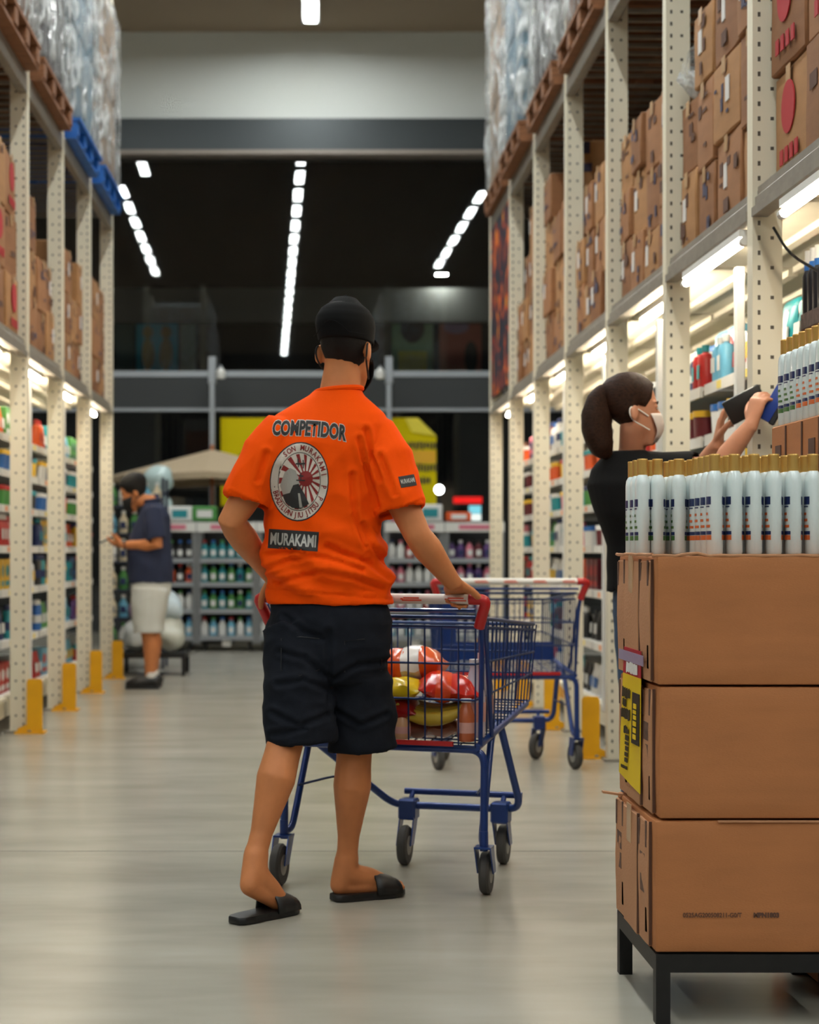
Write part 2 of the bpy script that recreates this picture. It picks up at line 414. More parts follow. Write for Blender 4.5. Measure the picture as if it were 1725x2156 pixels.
# tube lights under the lower beams
M_TUBE = mat('shelf_tube', (255, 240, 214), 0.4, emit=TUBE_E)
def b_tube():
    t = thing('tube_light', '', 'light')
    bm = B(); tube(bm, [(0, 0.03, 0), (0, 0.92, 0)], 0.014, 10); obj('glowing_tube', bm, M_TUBE, t, True)
    bm = B(); tube(bm, [(0, 0.0, 0), (0, 0.035, 0)], 0.016, 10); tube(bm, [(0, 0.915, 0), (0, 0.95, 0)], 0.016, 10); obj('end_cap', bm, M_WHITE, t)
    bm = B(); box(bm, (0, 0.475, 0.03), (0.03, 0.9, 0.025)); obj('batten', bm, M_WHITE, t)
    return t
for i, y in enumerate(YR[:-1]):
    place('tube', b_tube, (XR + (0.0 if i < 2 else 0.10), y + 0.06, 2.108 if i < 2 else 2.14), 0, f'glowing shelf tube under the right rack beam, {ord_(i)} bay from the camera', 'shelf tube lights')
for i, y in enumerate(YL[:-1]):
    place('tube', b_tube, (XL - 0.10, y + 0.10, 2.14), 0, f'glowing shelf tube under the left rack beam, {ord_(i)} bay from the camera', 'shelf tube lights')
bm = B(); tube(bm, bend([(XR + 0.02, 4.95 + 0.6, 2.1), (XR + 0.06, 5.5, 2.0), (XR + 0.16, 5.45, 1.93), (XR + 0.2, 5.4, 1.86), (XR + 0.3, 5.5, 1.84)], 0.06), 0.005, 6)
tag(obj('power_cord', bm, M_BLACK, None, True), 'black power cord drooping from the tube light over the dark bottles', 'cord')

# yellow post guards
def b_guard(s):
    def f():
        t = thing('post_guard', '', 'guard')
        bm = B(); prism(bm, [(-0.045, 0.012), (0.045, 0.012), (0.045, 0.30), (0.035, 0.315), (-0.035, 0.315), (-0.045, 0.30)], 'y', -0.006, 0.006)
        prism(bm, [(-0.006, 0.012), (0.006, 0.012), (0.006, 0.31), (-0.006, 0.31)], 'y', 0.006, 0.09)
        obj('guard_plate', bm, M_YEL, t)
        bm = B(); box(bm, (0.03 * s, 0.04, 0.006), (0.17, 0.11, 0.012)); prism(bm, [(0.045 * s, 0.012), (0.10 * s, 0.012), (0.10 * s, 0.03), (0.045 * s, 0.055)], 'y', -0.004, 0.004); obj('foot', bm, M_YEL, t)
        bm = B(); lathe(bm, [(0.011, 0.0), (0.011, 0.008), (0.004, 0.01)], 8, (0.03 * s, -0.005, 0.012)); obj('anchor_bolt', bm, M_STEEL, t)
        return t
    return f
for i, y in enumerate(YR[2:]):
    place('guardR', b_guard(1), (XR - 0.07, y + 0.06, 0), 0, f'yellow steel post guard at the foot of the right rack, {ord_(i)} from the camera', 'yellow post guards')
for i, y in enumerate(YL[1:]):
    place('guardL', b_guard(-1), (XL + 0.05, y - 0.0 - 0.08, 0), 0, f'yellow steel post guard at the foot of the left rack, {ord_(i)} from the camera', 'yellow post guards')

# ------------------------------------------------------------------ cartons on the racks
M_REDINK = mat('red_ink', (170, 30, 38), 0.7)
def rounded_poly(cx, cy, rx, ry, n=20): return [(cx + rx * math.cos(2 * PI * k / n), cy + ry * math.sin(2 * PI * k / n)) for k in range(n)]
def b_carton(W, D, H, m, kind, seed):
    def f():
        rnd = random.Random(seed)
        t = thing('carton', '', 'box')
        bm = B(); box(bm, (D / 2, 0, H / 2), (D, W, H), bev=0.006)
        bmesh.ops.subdivide_edges(bm, edges=[e for e in bm.edges if e.calc_length() > 0.15], cuts=2, use_grid_fill=True)
        for v in bm.verts:
            q = noise.noise(v.co * 6 + Vector((seed, 0, 0))) * 0.008
            fx = math.sin(PI * min(max(v.co.z / H, 0), 1)) * math.cos(PI * v.co.y / W)
            if v.co.x < 0.01: v.co.x -= 0.010 * max(fx, 0) + q * .6
        obj('carton_body', bm, m, t, True)
        bm = B(); box(bm, (D / 2, 0, H + 0.0005), (D * .98, 0.05, 0.002)); box(bm, (-0.0115, 0, H - 0.03), (0.002, 0.05, 0.06)); obj('tape_strip', bm, M_TAPE, t)
        bm = B(); x0 = -0.0125
        if kind == 'red':
            prism(bm, rounded_poly(W * .0, H * .62, W * .2, H * .24), 'x', x0 - .001, x0 + .003)
            for k in range(4): box(bm, (x0, -W * .25 + W * .15 * k, H * .2), (0.003, W * .09, H * .14))
            obj('red_print', bm, M_REDINK, t)
        else:
            for k in range(rnd.randint(3, 5)):
                box(bm, (x0 + .003, rnd.uniform(-.38, .38) * W, rnd.uniform(.15, .85) * H), (0.0015, rnd.choice([.03, .05, .08]), rnd.choice([.012, .03, .05])))
            for sy in (-1, 1):
                for k in range(rnd.randint(2, 4)): box(bm, (rnd.uniform(.12, .8) * D, sy * (W / 2 + .001), rnd.uniform(.2, .85) * H), (rnd.choice([.03, .05]), 0.0016, rnd.choice([.03, .05, .07])))
            obj('printed_mark', bm, M_BLUEINK if kind == 'blue' else M_INK, t)
            if rnd.random() < .6:
                bm = B(); box(bm, (x0 + .003, rnd.uniform(-.2, .2) * W, .55 * H), (0.004, .05, .09)); obj('paper_label', bm, mat('paper_label', (214, 210, 206), 0.6), t)
        return t
    return f
def fill_bay(side, bi, a, b, ws, hs, tops, kinds, jit=0.028):
    X = (XR + 0.042) if side == 'right' else (XL - 0.042)
    rot = 0 if side == 'right' else PI
    y = a + 0.05; ci = 0
    while y + ws[ci % len(ws)] < b - 0.02:
        W = ws[ci % len(ws)]; z = DECKZ + 0.002; r = 0
        top = tops[min(ci, len(tops) - 1)]
        while True:
            H = hs[(ci + r) % len(hs)]
            if z + H > top: break
            kd = kinds[(ci + r) % len(kinds)]; mi = (ci * 2 + r + bi) % 3
            dx = random.uniform(0, jit)
            place(('carton', W, H, kd, mi), b_carton(W - 0.012, 0.5, H - 0.004, M_CARD[mi], kd, hash((W, H, mi)) % 97),
                  (X + (dx if side == 'right' else -dx), y + W / 2, z), rot + R(random.uniform(-2.2, 2.2)),
                  f'brown carton on {side} rack deck, {ord_(bi)} bay from camera, {ord_(ci)} column, {ord_(r)} box up', 'brown cartons stored on the racks')
            z += H; r += 1
        y += W + 0.004; ci += 1
fill_bay('right', 0, YR[0], YR[1], [.44, .44, .40], [.36], [3.7], ['red', 'ink', 'red'])
fill_bay('right', 1, YR[1], YR[2], [.30, .40, .30, .26], [.29, .33], [3.68, 3.68, 3.3, 3.0], ['ink', 'ink', 'blue'])
fill_bay('right', 2, YR[2], YR[3], [.33, .33, .30, .30], [.30, .24, .28], [3.25, 3.1, 3.35, 3.15], ['blue', 'ink'])
fill_bay('right', 3, YR[3], YR[4], [.42, .30, .26, .28], [.26, .30], [3.05, 3.25, 3.1, 2.9], ['blue', 'blue', 'ink'])
fill_bay('right', 4, YR[4], YR[5], [.42, .44, .40], [.32, .28], [3.7, 3.45, 3.6], ['ink', 'blue'])
fill_bay('right', 5, YR[5], YR[6], [.40, .30, .30, .26], [.30], [3.3, 3.65, 3.2, 3.0], ['ink'])
fill_bay('left', 0, YL[0], YL[1], [.42, .42, .42], [.34], [3.35, 3.3, 3.4], ['red', 'ink'])
fill_bay('left', 1, YL[1], YL[2], [.30, .34, .30, .28], [.29, .33], [3.3, 3.3, 3.0, 3.2], ['ink', 'blue'])
fill_bay('left', 2, YL[2], YL[3], [.40, .30, .32, .24], [.28, .30], [3.2, 3.4, 3.0, 3.3], ['blue', 'ink'])
fill_bay('left', 3, YL[3], YL[4], [.42, .44, .42], [.30], [3.45, 3.2, 3.35], ['ink', 'ink', 'blue'])
# the printed banner at the far end of the right rack
def flame_mat():
    m = bpy.data.materials.new('banner_print'); m.use_nodes = True; nt = m.node_tree; b = nt.nodes['Principled BSDF']; L = nt.links.new
    tc = nt.nodes.new('ShaderNodeTexCoord'); mp = nt.nodes.new('ShaderNodeMapping'); mp.inputs['Scale'].default_value = (1, 3.2, 2.4)
    n = nt.nodes.new('ShaderNodeTexNoise'); n.inputs['Scale'].default_value = 1.6; n.inputs['Detail'].default_value = 3; n.inputs['Distortion'].default_value = 1.5
    rp = nt.nodes.new('ShaderNodeValToRGB'); e = rp.color_ramp.elements
    e[0].position = 0.50; e[0].color = lin((34, 38, 52)); e[1].position = 0.72; e[1].color = lin((238, 178, 40))
    q = e.new(0.56); q.color = lin((120, 30, 30)); q = e.new(0.63); q.color = lin((224, 96, 40))
    L(tc.outputs['Object'], mp.inputs[0]); L(mp.outputs[0], n.inputs['Vector']); L(n.outputs[0], rp.inputs[0]); L(rp.outputs[0], b.inputs['Base Color']); b.inputs['Roughness'].default_value = 0.5
    return m
t = thing('banner', 'dark banner with orange and yellow print hung at the far end of the right rack', 'banner', (XR + 0.01, 0, 0))
bm = B(); box(bm, (0, 13.47, 3.02), (0.014, 1.3, 1.42)); obj('printed_sheet', bm, flame_mat(), t)
bm = B(); tube(bm, [(0, 12.83, 3.735), (0, 14.11, 3.735)], 0.014, 8); obj('hanging_rod', bm, M_STEEL, t)
bm = B(); ball(bm, (0, 0, 0.13), 0.15, (0.9, 1.6, 0.9), None, 18, 12)
for v in bm.verts: v.co += v.co.normalized() * noise.noise(v.co * 9) * 0.05
o = obj('plastic_sack', bm, mat('grey_film', (176, 182, 188), 0.3), None, True); o.location = (XR + 0.17, 13.6, DECKZ + 0.02)
tag(o, 'crumpled grey plastic sack lying on the deck under the dark banner', 'bag')
bm = B()
for k in range(16): pass
lathe(bm, [(0.02, 0), (0.13, 0.02), (0.16, 0.10), (0.15, 0.2), (0.10, 0.27), (0.04, 0.31), (0.05, 0.34), (0.01, 0.345)], 22)
for v in bm.verts:
    q = noise.noise(v.co * 14); v.co += Vector((v.co.x, v.co.y, 0)) * q * 0.5
o = obj('plastic_sack', bm, film_mat('sack_film', 0.8), None, 'all'); o.location = (XR + 0.22, 6.98, 2.885)
tag(o, 'clear plastic sack on top of the lowest carton column near the second right post', 'bag')

# ------------------------------------------------------------------ pallets and wrapped loads on the top beams
M_BLUEPAL = mat('blue_pallet', (28, 96, 178), 0.5, var=0.15, vscale=8)
def b_pallet(m, blue):
    def f():
        t = thing('pallet', '', 'pallet')
        bm = B()
        for k in range(7): box(bm, (0.055 + 0.165 * k, 0, 0.129), (0.12 if not blue else 0.15, 1.2, 0.022))
        obj('deck_slat', bm, m, t)
        for k, y in enumerate((-0.54, -0.18, 0.18, 0.54)):
            bm = B(); box(bm, (0.55, y, 0.07), (1.1, 0.10, 0.096), bev=0.004); obj('stringer', bm, m, t)
        bm = B()
        for x in (0.06, 0.55, 1.04): box(bm, (x, 0, 0.011), (0.1, 1.2, 0.022))
        obj('bottom_slat', bm, m, t)
        return t
    return f
M_FILM = film_mat('stretch_film', 0.85)
GOODS = [mat('goods_brown', (112, 78, 58), 0.7, var=0.5, vscale=4), mat('goods_dark', (66, 58, 62), 0.6, var=0.5, vscale=5), mat('goods_blue', (96, 128, 146), 0.5, var=0.5, vscale=5), mat('goods_tan', (150, 122, 96), 0.7, var=0.4, vscale=4)]
def b_load(H, gi, seed):
    def f():
        t = thing('wrapped_load', '', 'pallet load')
        nz = int(H / 0.32)
        bm = B()
        for r in range(nz):
            for c in range(3):
                box(bm, (0.54, -0.36 + 0.36 * c, (r + .5) * H / nz), (1.0, 0.345, H / nz - 0.012), bev=0.012)
        obj('goods_block', bm, GOODS[gi], t, True)
        bm = B(); vs = box(bm, (0.54, 0, H / 2 + 0.012), (1.08, 1.15, H + 0.02), bev=0.04, seg=2)
        bmesh.ops.subdivide_edges(bm, edges=[e for e in bm.edges if e.calc_length() > 0.2], cuts=7, use_grid_fill=True)
        for v in bm.verts:
            q = noise.noise(v.co * 5 + Vector((seed, seed, 0))) * 0.022 + noise.noise(v.co * 13) * 0.008
            d = Vector((v.co.x - .54, v.co.y, 0)); v.co += (d.normalized() if d.length else d) * q
        obj('stretch_film', bm, M_FILM, t, 'all')
        return t
    return f
for side, ys in (('right', YR), ('left', YL)):
    for i, (a, b_) in enumerate(zip(ys, ys[1:])):
        c = (a + b_) / 2; X = (XR - 0.07) if side == 'right' else (XL + 0.07); rot = 0 if side == 'right' else PI
        blue = side == 'left' and i in (2, 3)
        dx = random.uniform(-.02, .02)
        place('palletB' if blue else 'palletW', b_pallet(M_BLUEPAL if blue else M_WOOD, blue), (X + dx, c, UPZ + 0.001), rot,
              f'{"blue plastic" if blue else "brown wooden"} pallet on the top beam of the {side} rack, bay {ord_(i)} from the camera', 'pallets on the top beams')
        H = [1.55, 1.5, 1.65, 1.4, 1.6, 1.5, 1.62][i]; gi = (i + (1 if side == 'right' else 0)) % 4
        place(('load', H, gi), b_load(H, gi, i * 3.1), (X + dx + (0.0), c, UPZ + 0.143), rot,
              f'film-wrapped load on a top pallet of the {side} rack, {ord_(i)} bay from camera', 'wrapped loads on the top pallets')

# ------------------------------------------------------------------ goods on the lit shelves
PC = {'white': (232, 232, 228), 'blue': (40, 98, 168), 'teal': (30, 140, 150), 'orange': (226, 92, 36), 'red': (176, 36, 34), 'yellow': (232, 186, 50), 'green': (70, 140, 66), 'black': (26, 26, 30),
      'purple': (92, 60, 120), 'light blue': (110, 180, 210), 'navy': (34, 48, 92), 'brown': (92, 56, 40), 'pink': (214, 120, 140), 'maroon': (96, 26, 36), 'cream': (226, 212, 180)}
def pm(c): return mat('pack_' + c.replace(' ', '_'), PC[c], 0.4)
def b_prod(kind, col, lab):
    def f():
        t = thing(kind, '', kind.split('_')[-1])
        if kind == 'shampoo_bottle':
            bm = B(); lathe(bm, [(0.005, 0), (0.03, 0.002), (0.033, 0.01), (0.033, 0.125), (0.026, 0.145), (0.012, 0.152), (0.012, 0.158), (0.002, 0.158)], 14, sx=1.0, sy=1.25); obj('bottle_body', bm, pm(col), t, True)
            bm = B(); lathe(bm, [(0.002, 0.156), (0.016, 0.156), (0.016, 0.185), (0.002, 0.187)], 12); obj('cap', bm, pm(lab), t, True)
            bm = B(); box(bm, (-0.033, 0, 0.07), (0.003, 0.045, 0.06)); obj('label', bm, pm(lab), t)
        elif kind == 'detergent_box':
            bm = B(); box(bm, (0.04, 0, 0.09), (0.08, 0.13, 0.18), bev=0.003); obj('pack_body', bm, pm(col), t, True)
            bm = B(); prism(bm, rounded_poly(0, 0.11, 0.045, 0.035), 'x', -0.002, 0.001); box(bm, (0, 0, 0.035), (0.003, 0.11, 0.03)); obj('printed_panel', bm, pm(lab), t)
        elif kind == 'refill_pouch':
            bm = B(); rings_to_bm(bm, [ering((0.03, 0, z), b_, a, 0, 16) for z, a, b_ in ((0, .06, .03), (0.02, .065, .032), (.09, .065, .026), (.15, .06, .010), (.175, .058, .004))]); obj('pouch_body', bm, pm(col), t, True)
            bm = B(); box(bm, (-0.001, 0, 0.07), (0.006, 0.07, 0.06), Matrix.Rotation(0.05, 3, 'Y')); obj('printed_panel', bm, pm(lab), t)
        elif kind == 'cream_tub':
            bm = B(); lathe(bm, [(0.004, 0), (0.045, 0.0), (0.05, 0.09), (0.004, 0.09)], 16); obj('tub_body', bm, pm(col), t, True)
            bm = B(); lathe(bm, [(0.004, 0.088), (0.053, 0.088), (0.053, 0.115), (0.004, 0.118)], 16); obj('lid', bm, pm(lab), t, True)
        else:
            bm = B(); lathe(bm, [(0.004, 0), (0.027, 0.0), (0.027, 0.16), (0.020, 0.172), (0.004, 0.173)], 14); obj('can_body', bm, pm(col), t, True)
            bm = B(); lathe(bm, [(0.004, 0.17), (0.022, 0.17), (0.020, 0.20), (0.004, 0.203)], 12); obj('cap', bm, pm(lab), t, True)
            bm = B(); lathe(bm, [(0.0272, 0.05), (0.0276, 0.05), (0.0276, 0.1), (0.0272, 0.1)], 14); obj('label_band', bm, pm(lab), t)
        return t
    return f
KW = {'shampoo_bottle': (.088, .187), 'detergent_box': (.14, .18), 'refill_pouch': (.14, .176), 'cream_tub': (.115, .119), 'spray_can': (.062, .203)}
KCOL = {'L': ['blue', 'teal', 'white', 'orange', 'navy', 'light blue', 'purple', 'black', 'blue', 'green', 'yellow', 'red'],
        'R': ['white', 'teal', 'orange', 'red', 'light blue', 'black', 'maroon', 'yellow', 'white', 'pink', 'green', 'brown']}
def fill_shelf(side, bi, a, b, li, every=1):
    z = LEV[li]; head = (LEV[li + 1] - z - 0.045) if li < 6 else 0.36
    rnd = random.Random(bi * 31 + li * 7 + (0 if side == 'right' else 500))
    cols = KCOL['R' if side == 'right' else 'L']
    y = a + 0.07; k = 0
    X = (XR + 0.20) if side == 'right' else (XL - 0.20); rot = 0 if side == 'right' else PI
    while y < b - 0.18:
        kind = rnd.choice([q for q in KW if KW[q][1] < head]); col = rnd.choice(cols); lab = rnd.choice(['white', 'navy', 'yellow', 'red', 'white', 'teal'])
        if lab == col: lab = 'white' if col != 'white' else 'blue'
        for rep in range(rnd.choice([2, 2, 3])):
            if y + KW[kind][0] > b - 0.05: break
            place((kind, col, lab), b_prod(kind, col, lab), (X, y + KW[kind][0] / 2, z + 0.001), rot + R(rnd.uniform(-4, 4)),
                  f'{col} {kind.replace("_", " ")} on {side} rack bay {ord_(bi)}, {ord_(li)} shelf up, {ord_(k) if k < 16 else "sixteenth"} along', f'goods on the {side} rack shelves')
            y += KW[kind][0] + 0.012; k += 1
        y += 0.02
for i in (0, 1, 2, 3, 4, 5, 6):
    for li in range(7):
        if i == 0 and li == 6: continue
        fill_shelf('right', i, YR[i], YR[i + 1], li)
for i in range(4):
    for li in range(7): fill_shelf('left', i, YL[i], YL[i + 1], li)
# tall packs above the top shelf of the second bay
def b_bag(col, lab, h=0.26):
    def f():
        t = thing('diaper_pack', '', 'pack')
        bm = B(); vs = box(bm, (0.07, 0, h / 2), (0.14, 0.2, h), bev=0.03, seg=3)
        for v in bm.verts: v.co += v.co * noise.noise(v.co * 12) * 0.05
        obj('pack_body', bm, pm(col), t, 'all')
        bm = B(); prism(bm, rounded_poly(0, h * .6, 0.06, 0.07), 'x', -0.006, 0.004); box(bm, (-0.003, 0.0, h * .2), (0.006, 0.15, 0.05)); obj('printed_panel', bm, pm(lab), t)
        return t
    return f
for k, (y, c, l, h) in enumerate([(6.15, 'orange', 'white', .33), (6.38, 'white', 'orange', .26), (6.60, 'teal', 'white', .28), (6.82, 'white', 'red', .22), (7.02, 'navy', 'light blue', .2)]):
    place(('bag', c, l, h), b_bag(c, l, h), (XR + 0.36, y, LEV[6] + 0.001), 0, f'{c} plastic pack on the top shelf behind the bottles, {ord_(k)} from the near post', 'plastic packs on the top shelf')
for k, (y, c, l, h) in enumerate([(7.5, 'light blue', 'red', .3), (7.72, 'light blue', 'white', .3), (7.94, 'blue', 'white', .26), (8.16, 'light blue', 'navy', .28)]):
    place(('bag', c, l, h), b_bag(c, l, h), (XR + 0.36, y, LEV[6] + 0.001), 0, f'{c} plastic pack on the top shelf above the woman, {ord_(k)} of that row', 'blue packs above the woman')
# dark bottles with white caps at the near end of the right rack
def b_dark():
    t = thing('tonic_bottle', '', 'bottle')
    bm = B(); lathe(bm, [(0.004, 0), (0.024, 0.0), (0.026, 0.01), (0.026, 0.13), (0.018, 0.15), (0.004, 0.151)], 14, sy=1.0); obj('bottle_body', bm, mat('dark_bottle', (22, 20, 26), 0.3), t, True)
    bm = B(); lathe(bm, [(0.004, 0.15), (0.020, 0.15), (0.020, 0.172), (0.004, 0.174)], 12); obj('cap_ring', bm, pm('blue'), t, True)
    bm = B(); lathe(bm, [(0.004, 0.172), (0.018, 0.172), (0.018, 0.215), (0.004, 0.217)], 12); obj('cap', bm, pm('white'), t, True)
    return t
for k in range(12):
    place('dark', b_dark, (XR + 0.16 + 0.0 * k, 5.62 - 0.057 * k, 1.82), 0, f'dark bottle with white cap, near end of right rack, {ord_(k)} from the post', 'dark bottles with white caps')
def b_dcase():
    t = thing('display_carton', '', 'box')
    bm = B(); box(bm, (0.15, 0, 0.03), (0.34, 0.36, 0.058), bev=0.003); obj('tray', bm, M_CARD[2], t)
    bm = B(); box(bm, (-0.022, 0, 0.04), (0.004, 0.34, 0.05)); obj('printed_panel', bm, mat('dark_print', (70, 52, 52), 0.6, var=0.7, vscale=40), t)
    return t
for k in range(2): place('dcase', b_dcase, (XR + 0.155, 5.46 - 0.365 * k, 1.7615), 0, f'dark printed tray under the dark bottles, {ord_(k)} from the post', 'trays under the dark bottles')

# ------------------------------------------------------------------ facade poles, far displays, things outside
def b_pole():
    t = thing('facade_pole', '', 'pole')
    bm = B(); box(bm, (0, 0, 1.7), (0.065, 0.065, 3.4), bev=0.006); obj('post', bm, M_FRAME, t)
    bm = B(); box(bm, (0, 0, 3.3), (0.1, 0.09, 0.34), bev=0.01); obj('joint_sleeve', bm, M_FRAME, t)
    bm = B(); box(bm, (0, 0, 0.008), (0.16, 0.16, 0.016)); obj('foot_plate', bm, M_FRAME, t)
    return t
place('pole', b_pole, ((447 - CX0) * 21.3 / FPX, 21.3, 0), 0, 'pale metal pole before the facade, rising through the beige parasol', 'facade poles')
place('pole', b_pole, ((819 - CX0) * 21.3 / FPX, 21.3, 0), 0, 'pale metal pole before the facade, beside the head of the man in orange', 'facade poles')
def b_spot():
    t = thing('spot_lamp', '', 'lamp')
    bm = B(); lathe(bm, [(0.01, -0.09), (0.055, -0.08), (0.06, 0.0), (0.03, 0.04), (0.01, 0.06)], 14); obj('lamp_body', bm, M_WHITE, t, True)
    bm = B(); box(bm, (0, 0.05, 0.06), (0.03, 0.14, 0.03)); obj('bracket', bm, M_FRAME, t)
    return t
for k, px in enumerate((465, 801)):
    place('spot', b_spot, (*at(px, 805, 21.2).xy, 3.27), 0, ['small white fitting on the facade rail next to the parasol pole', 'small white fitting on the facade rail next to the cap of the man in orange'][k], 'facade fittings')
# glowing round lamp, red lit sign and bright screen near the entrance
t = thing('globe_lamp', 'small round glowing lamp beside the yellow sign', 'lamp', tuple(at(925, 1031, 21.0)))
bm = B(); ball(bm, (0, 0, 0), 0.055); obj('globe', bm, mat('globe_glow', (250, 255, 252), 0.4, emit=9), t, True)
bm = B(); tube(bm, [(0, 0.05, 0), (0, 0.12, 0.0), (0, 0.12, -1.81)], 0.015, 8); lathe(bm, [(0.1, -1.81), (0.1, -1.79), (0.02, -1.77)], 14, (0, .12, 0)); obj('stand', bm, M_BLACK, t)
t = thing('lit_sign', 'narrow red lit sign at the entrance under the dark facade', 'sign', tuple(at(985, 1053, 24.0)))
bm = B(); box(bm, (0, 0, 0), (0.40, 0.06, 0.09)); obj('sign_face', bm, mat('red_glow', (226, 20, 16), 0.4, emit=1.2), t)
bm = B(); box(bm, (-0.15, 0.05, -0.86), (0.04, 0.04, 1.8)); box(bm, (0.15, 0.05, -0.86), (0.04, 0.04, 1.8)); obj('sign_post', bm, M_BLACK, t)
t = thing('monitor', 'small bright blue and white screen at the entrance under the red sign', 'screen', tuple(at(1000, 1080, 21.0)))
bm = B(); box(bm, (0, 0, 0), (0.17, 0.03, 0.22), bev=.004); obj('casing', bm, M_BLACK, t)
bm = B(); box(bm, (0, -0.017, 0.04), (0.15, 0.004, 0.1)); obj('screen_top', bm, mat('screen_blue', (110, 186, 200), 0.4, emit=0.7), t)
bm = B(); box(bm, (0, -0.017, -0.055), (0.15, 0.004, 0.08)); obj('screen_bottom', bm, mat('screen_white', (216, 224, 220), 0.4, emit=0.7), t)
bm = B(); box(bm, (0, 0.02, -0.8), (0.05, 0.05, 1.44)); box(bm, (0, 0.02, -1.51), (0.3, 0.3, 0.02)); obj('stand', bm, M_BLACK, t)
# yellow sign board
Y_ = 21.72
t = thing('sign_board', 'large yellow sign with a cut corner beyond the entrance behind the man in orange', 'sign', (0, Y_, 0))
def q(px, py): p = at(px, py, Y_); return (p.x, p.z)
MY = mat('yellow_sign', (218, 196, 14), 0.8, spec=.1)
bm = B(); prism(bm, [q(465, 1065), q(465, 880), q(880, 880), q(919, 918), q(919, 1065)], 'y', 0, 0.05); obj('board', bm, MY, t)
bm = B(); prism(bm, [q(852, 880), q(880, 880), q(919, 918), q(868, 910)], 'y', -0.02, 0.0); obj('folded_corner', bm, mat('yellow_fold', (236, 216, 60), 0.5), t)
MI = mat('sign_ink', (56, 48, 16), 0.6)
def mark_row(w_, h_, seed):
    rnd = random.Random(seed); bm = B(); x = -w_ / 2
    while x < w_ / 2:
        d_ = rnd.uniform(.5, .95) * h_ * .55; v = box(bm, (x + d_ / 2, 0, rnd.uniform(-.06, .06) * h_), (d_ * .72, .006, h_ * rnd.uniform(.75, 1)))
        x += d_
    return bm
for px, py, w_, h_ in ((887, 938, .36, .10), (893, 985, .28, .10), (886, 1012, .2, .10)):
    bm = mark_row(w_, h_, px); p = at(px, py, Y_); bmesh.ops.translate(bm, vec=(p.x, -.006, p.z), verts=bm.verts); obj('sign_lettering', bm, MI, t)
bm = B(); prism(bm, [q(500, 965), q(530, 925), q(560, 905), q(560, 965)], 'y', -0.012, 0.0); obj('dark_shape', bm, MI, t)
bm = B(); p = q(880, 962); box(bm, (p[0], -0.004, p[1]), (0.45, 0.006, 0.16)); obj('price_patch', bm, mat('sign_orange', (228, 170, 20), 0.5), t)
for px in (500, 700, 900):
    bm = B(); box(bm, (at(px, 0, Y_).x, 0.06, 0.83), (0.05, 0.05, 1.66)); obj('support_post', bm, M_BLACK, t)
# parasol
Yp = 19.6
t = thing('parasol', 'beige parasol opened near the facade above the man with the phone', 'parasol', (at(447, 0, Yp).x, Yp, 0))
bm = B(); ap = 2.215; ed = 1.90; rr = 1.16
c = bm.verts.new((0, 0, ap)); ring = []
for k in range(32):
    a_ = 2 * PI * k / 32; rr2 = rr * (1 - 0.03 * (1 - abs(math.cos(4 * a_ )))); ring.append(bm.verts.new((rr2 * math.cos(a_), rr2 * math.sin(a_), ed + 0.012 * math.cos(8 * a_))))
ring2 = [bm.verts.new(v.co + Vector((0, 0, -0.07))) for v in ring]
for k in range(32):
    bm.faces.new((c, ring[k], ring[(k + 1) % 32])); bm.faces.new((ring[k], ring2[k], ring2[(k + 1) % 32], ring[(k + 1) % 32]))
o = obj('canopy', bm, mat('beige_canvas', (178, 158, 130), 0.85), t); o.modifiers.new('s', 'SOLIDIFY').thickness = 0.006
for k in range(8):
    a_ = 2 * PI * k / 8; bm = B(); tube(bm, [(0, 0, ap - .03), (rr * math.cos(a_) * .97, rr * math.sin(a_) * .97, ed - .02)], 0.008, 6); obj('rib', bm, M_WOOD, t)
bm = B(); tube(bm, [(0, 0, 0.05), (0, 0, ap + 0.05)], 0.022, 10); obj('mast', bm, mat('parasol_mast', (170, 96, 48), 0.5), t)
bm = B(); lathe(bm, [(0.01, 0), (0.25, 0), (0.25, 0.05), (0.04, 0.09), (0.03, 0.3), (0.01, 0.3)], 20); obj('base', bm, M_BSTEEL, t)
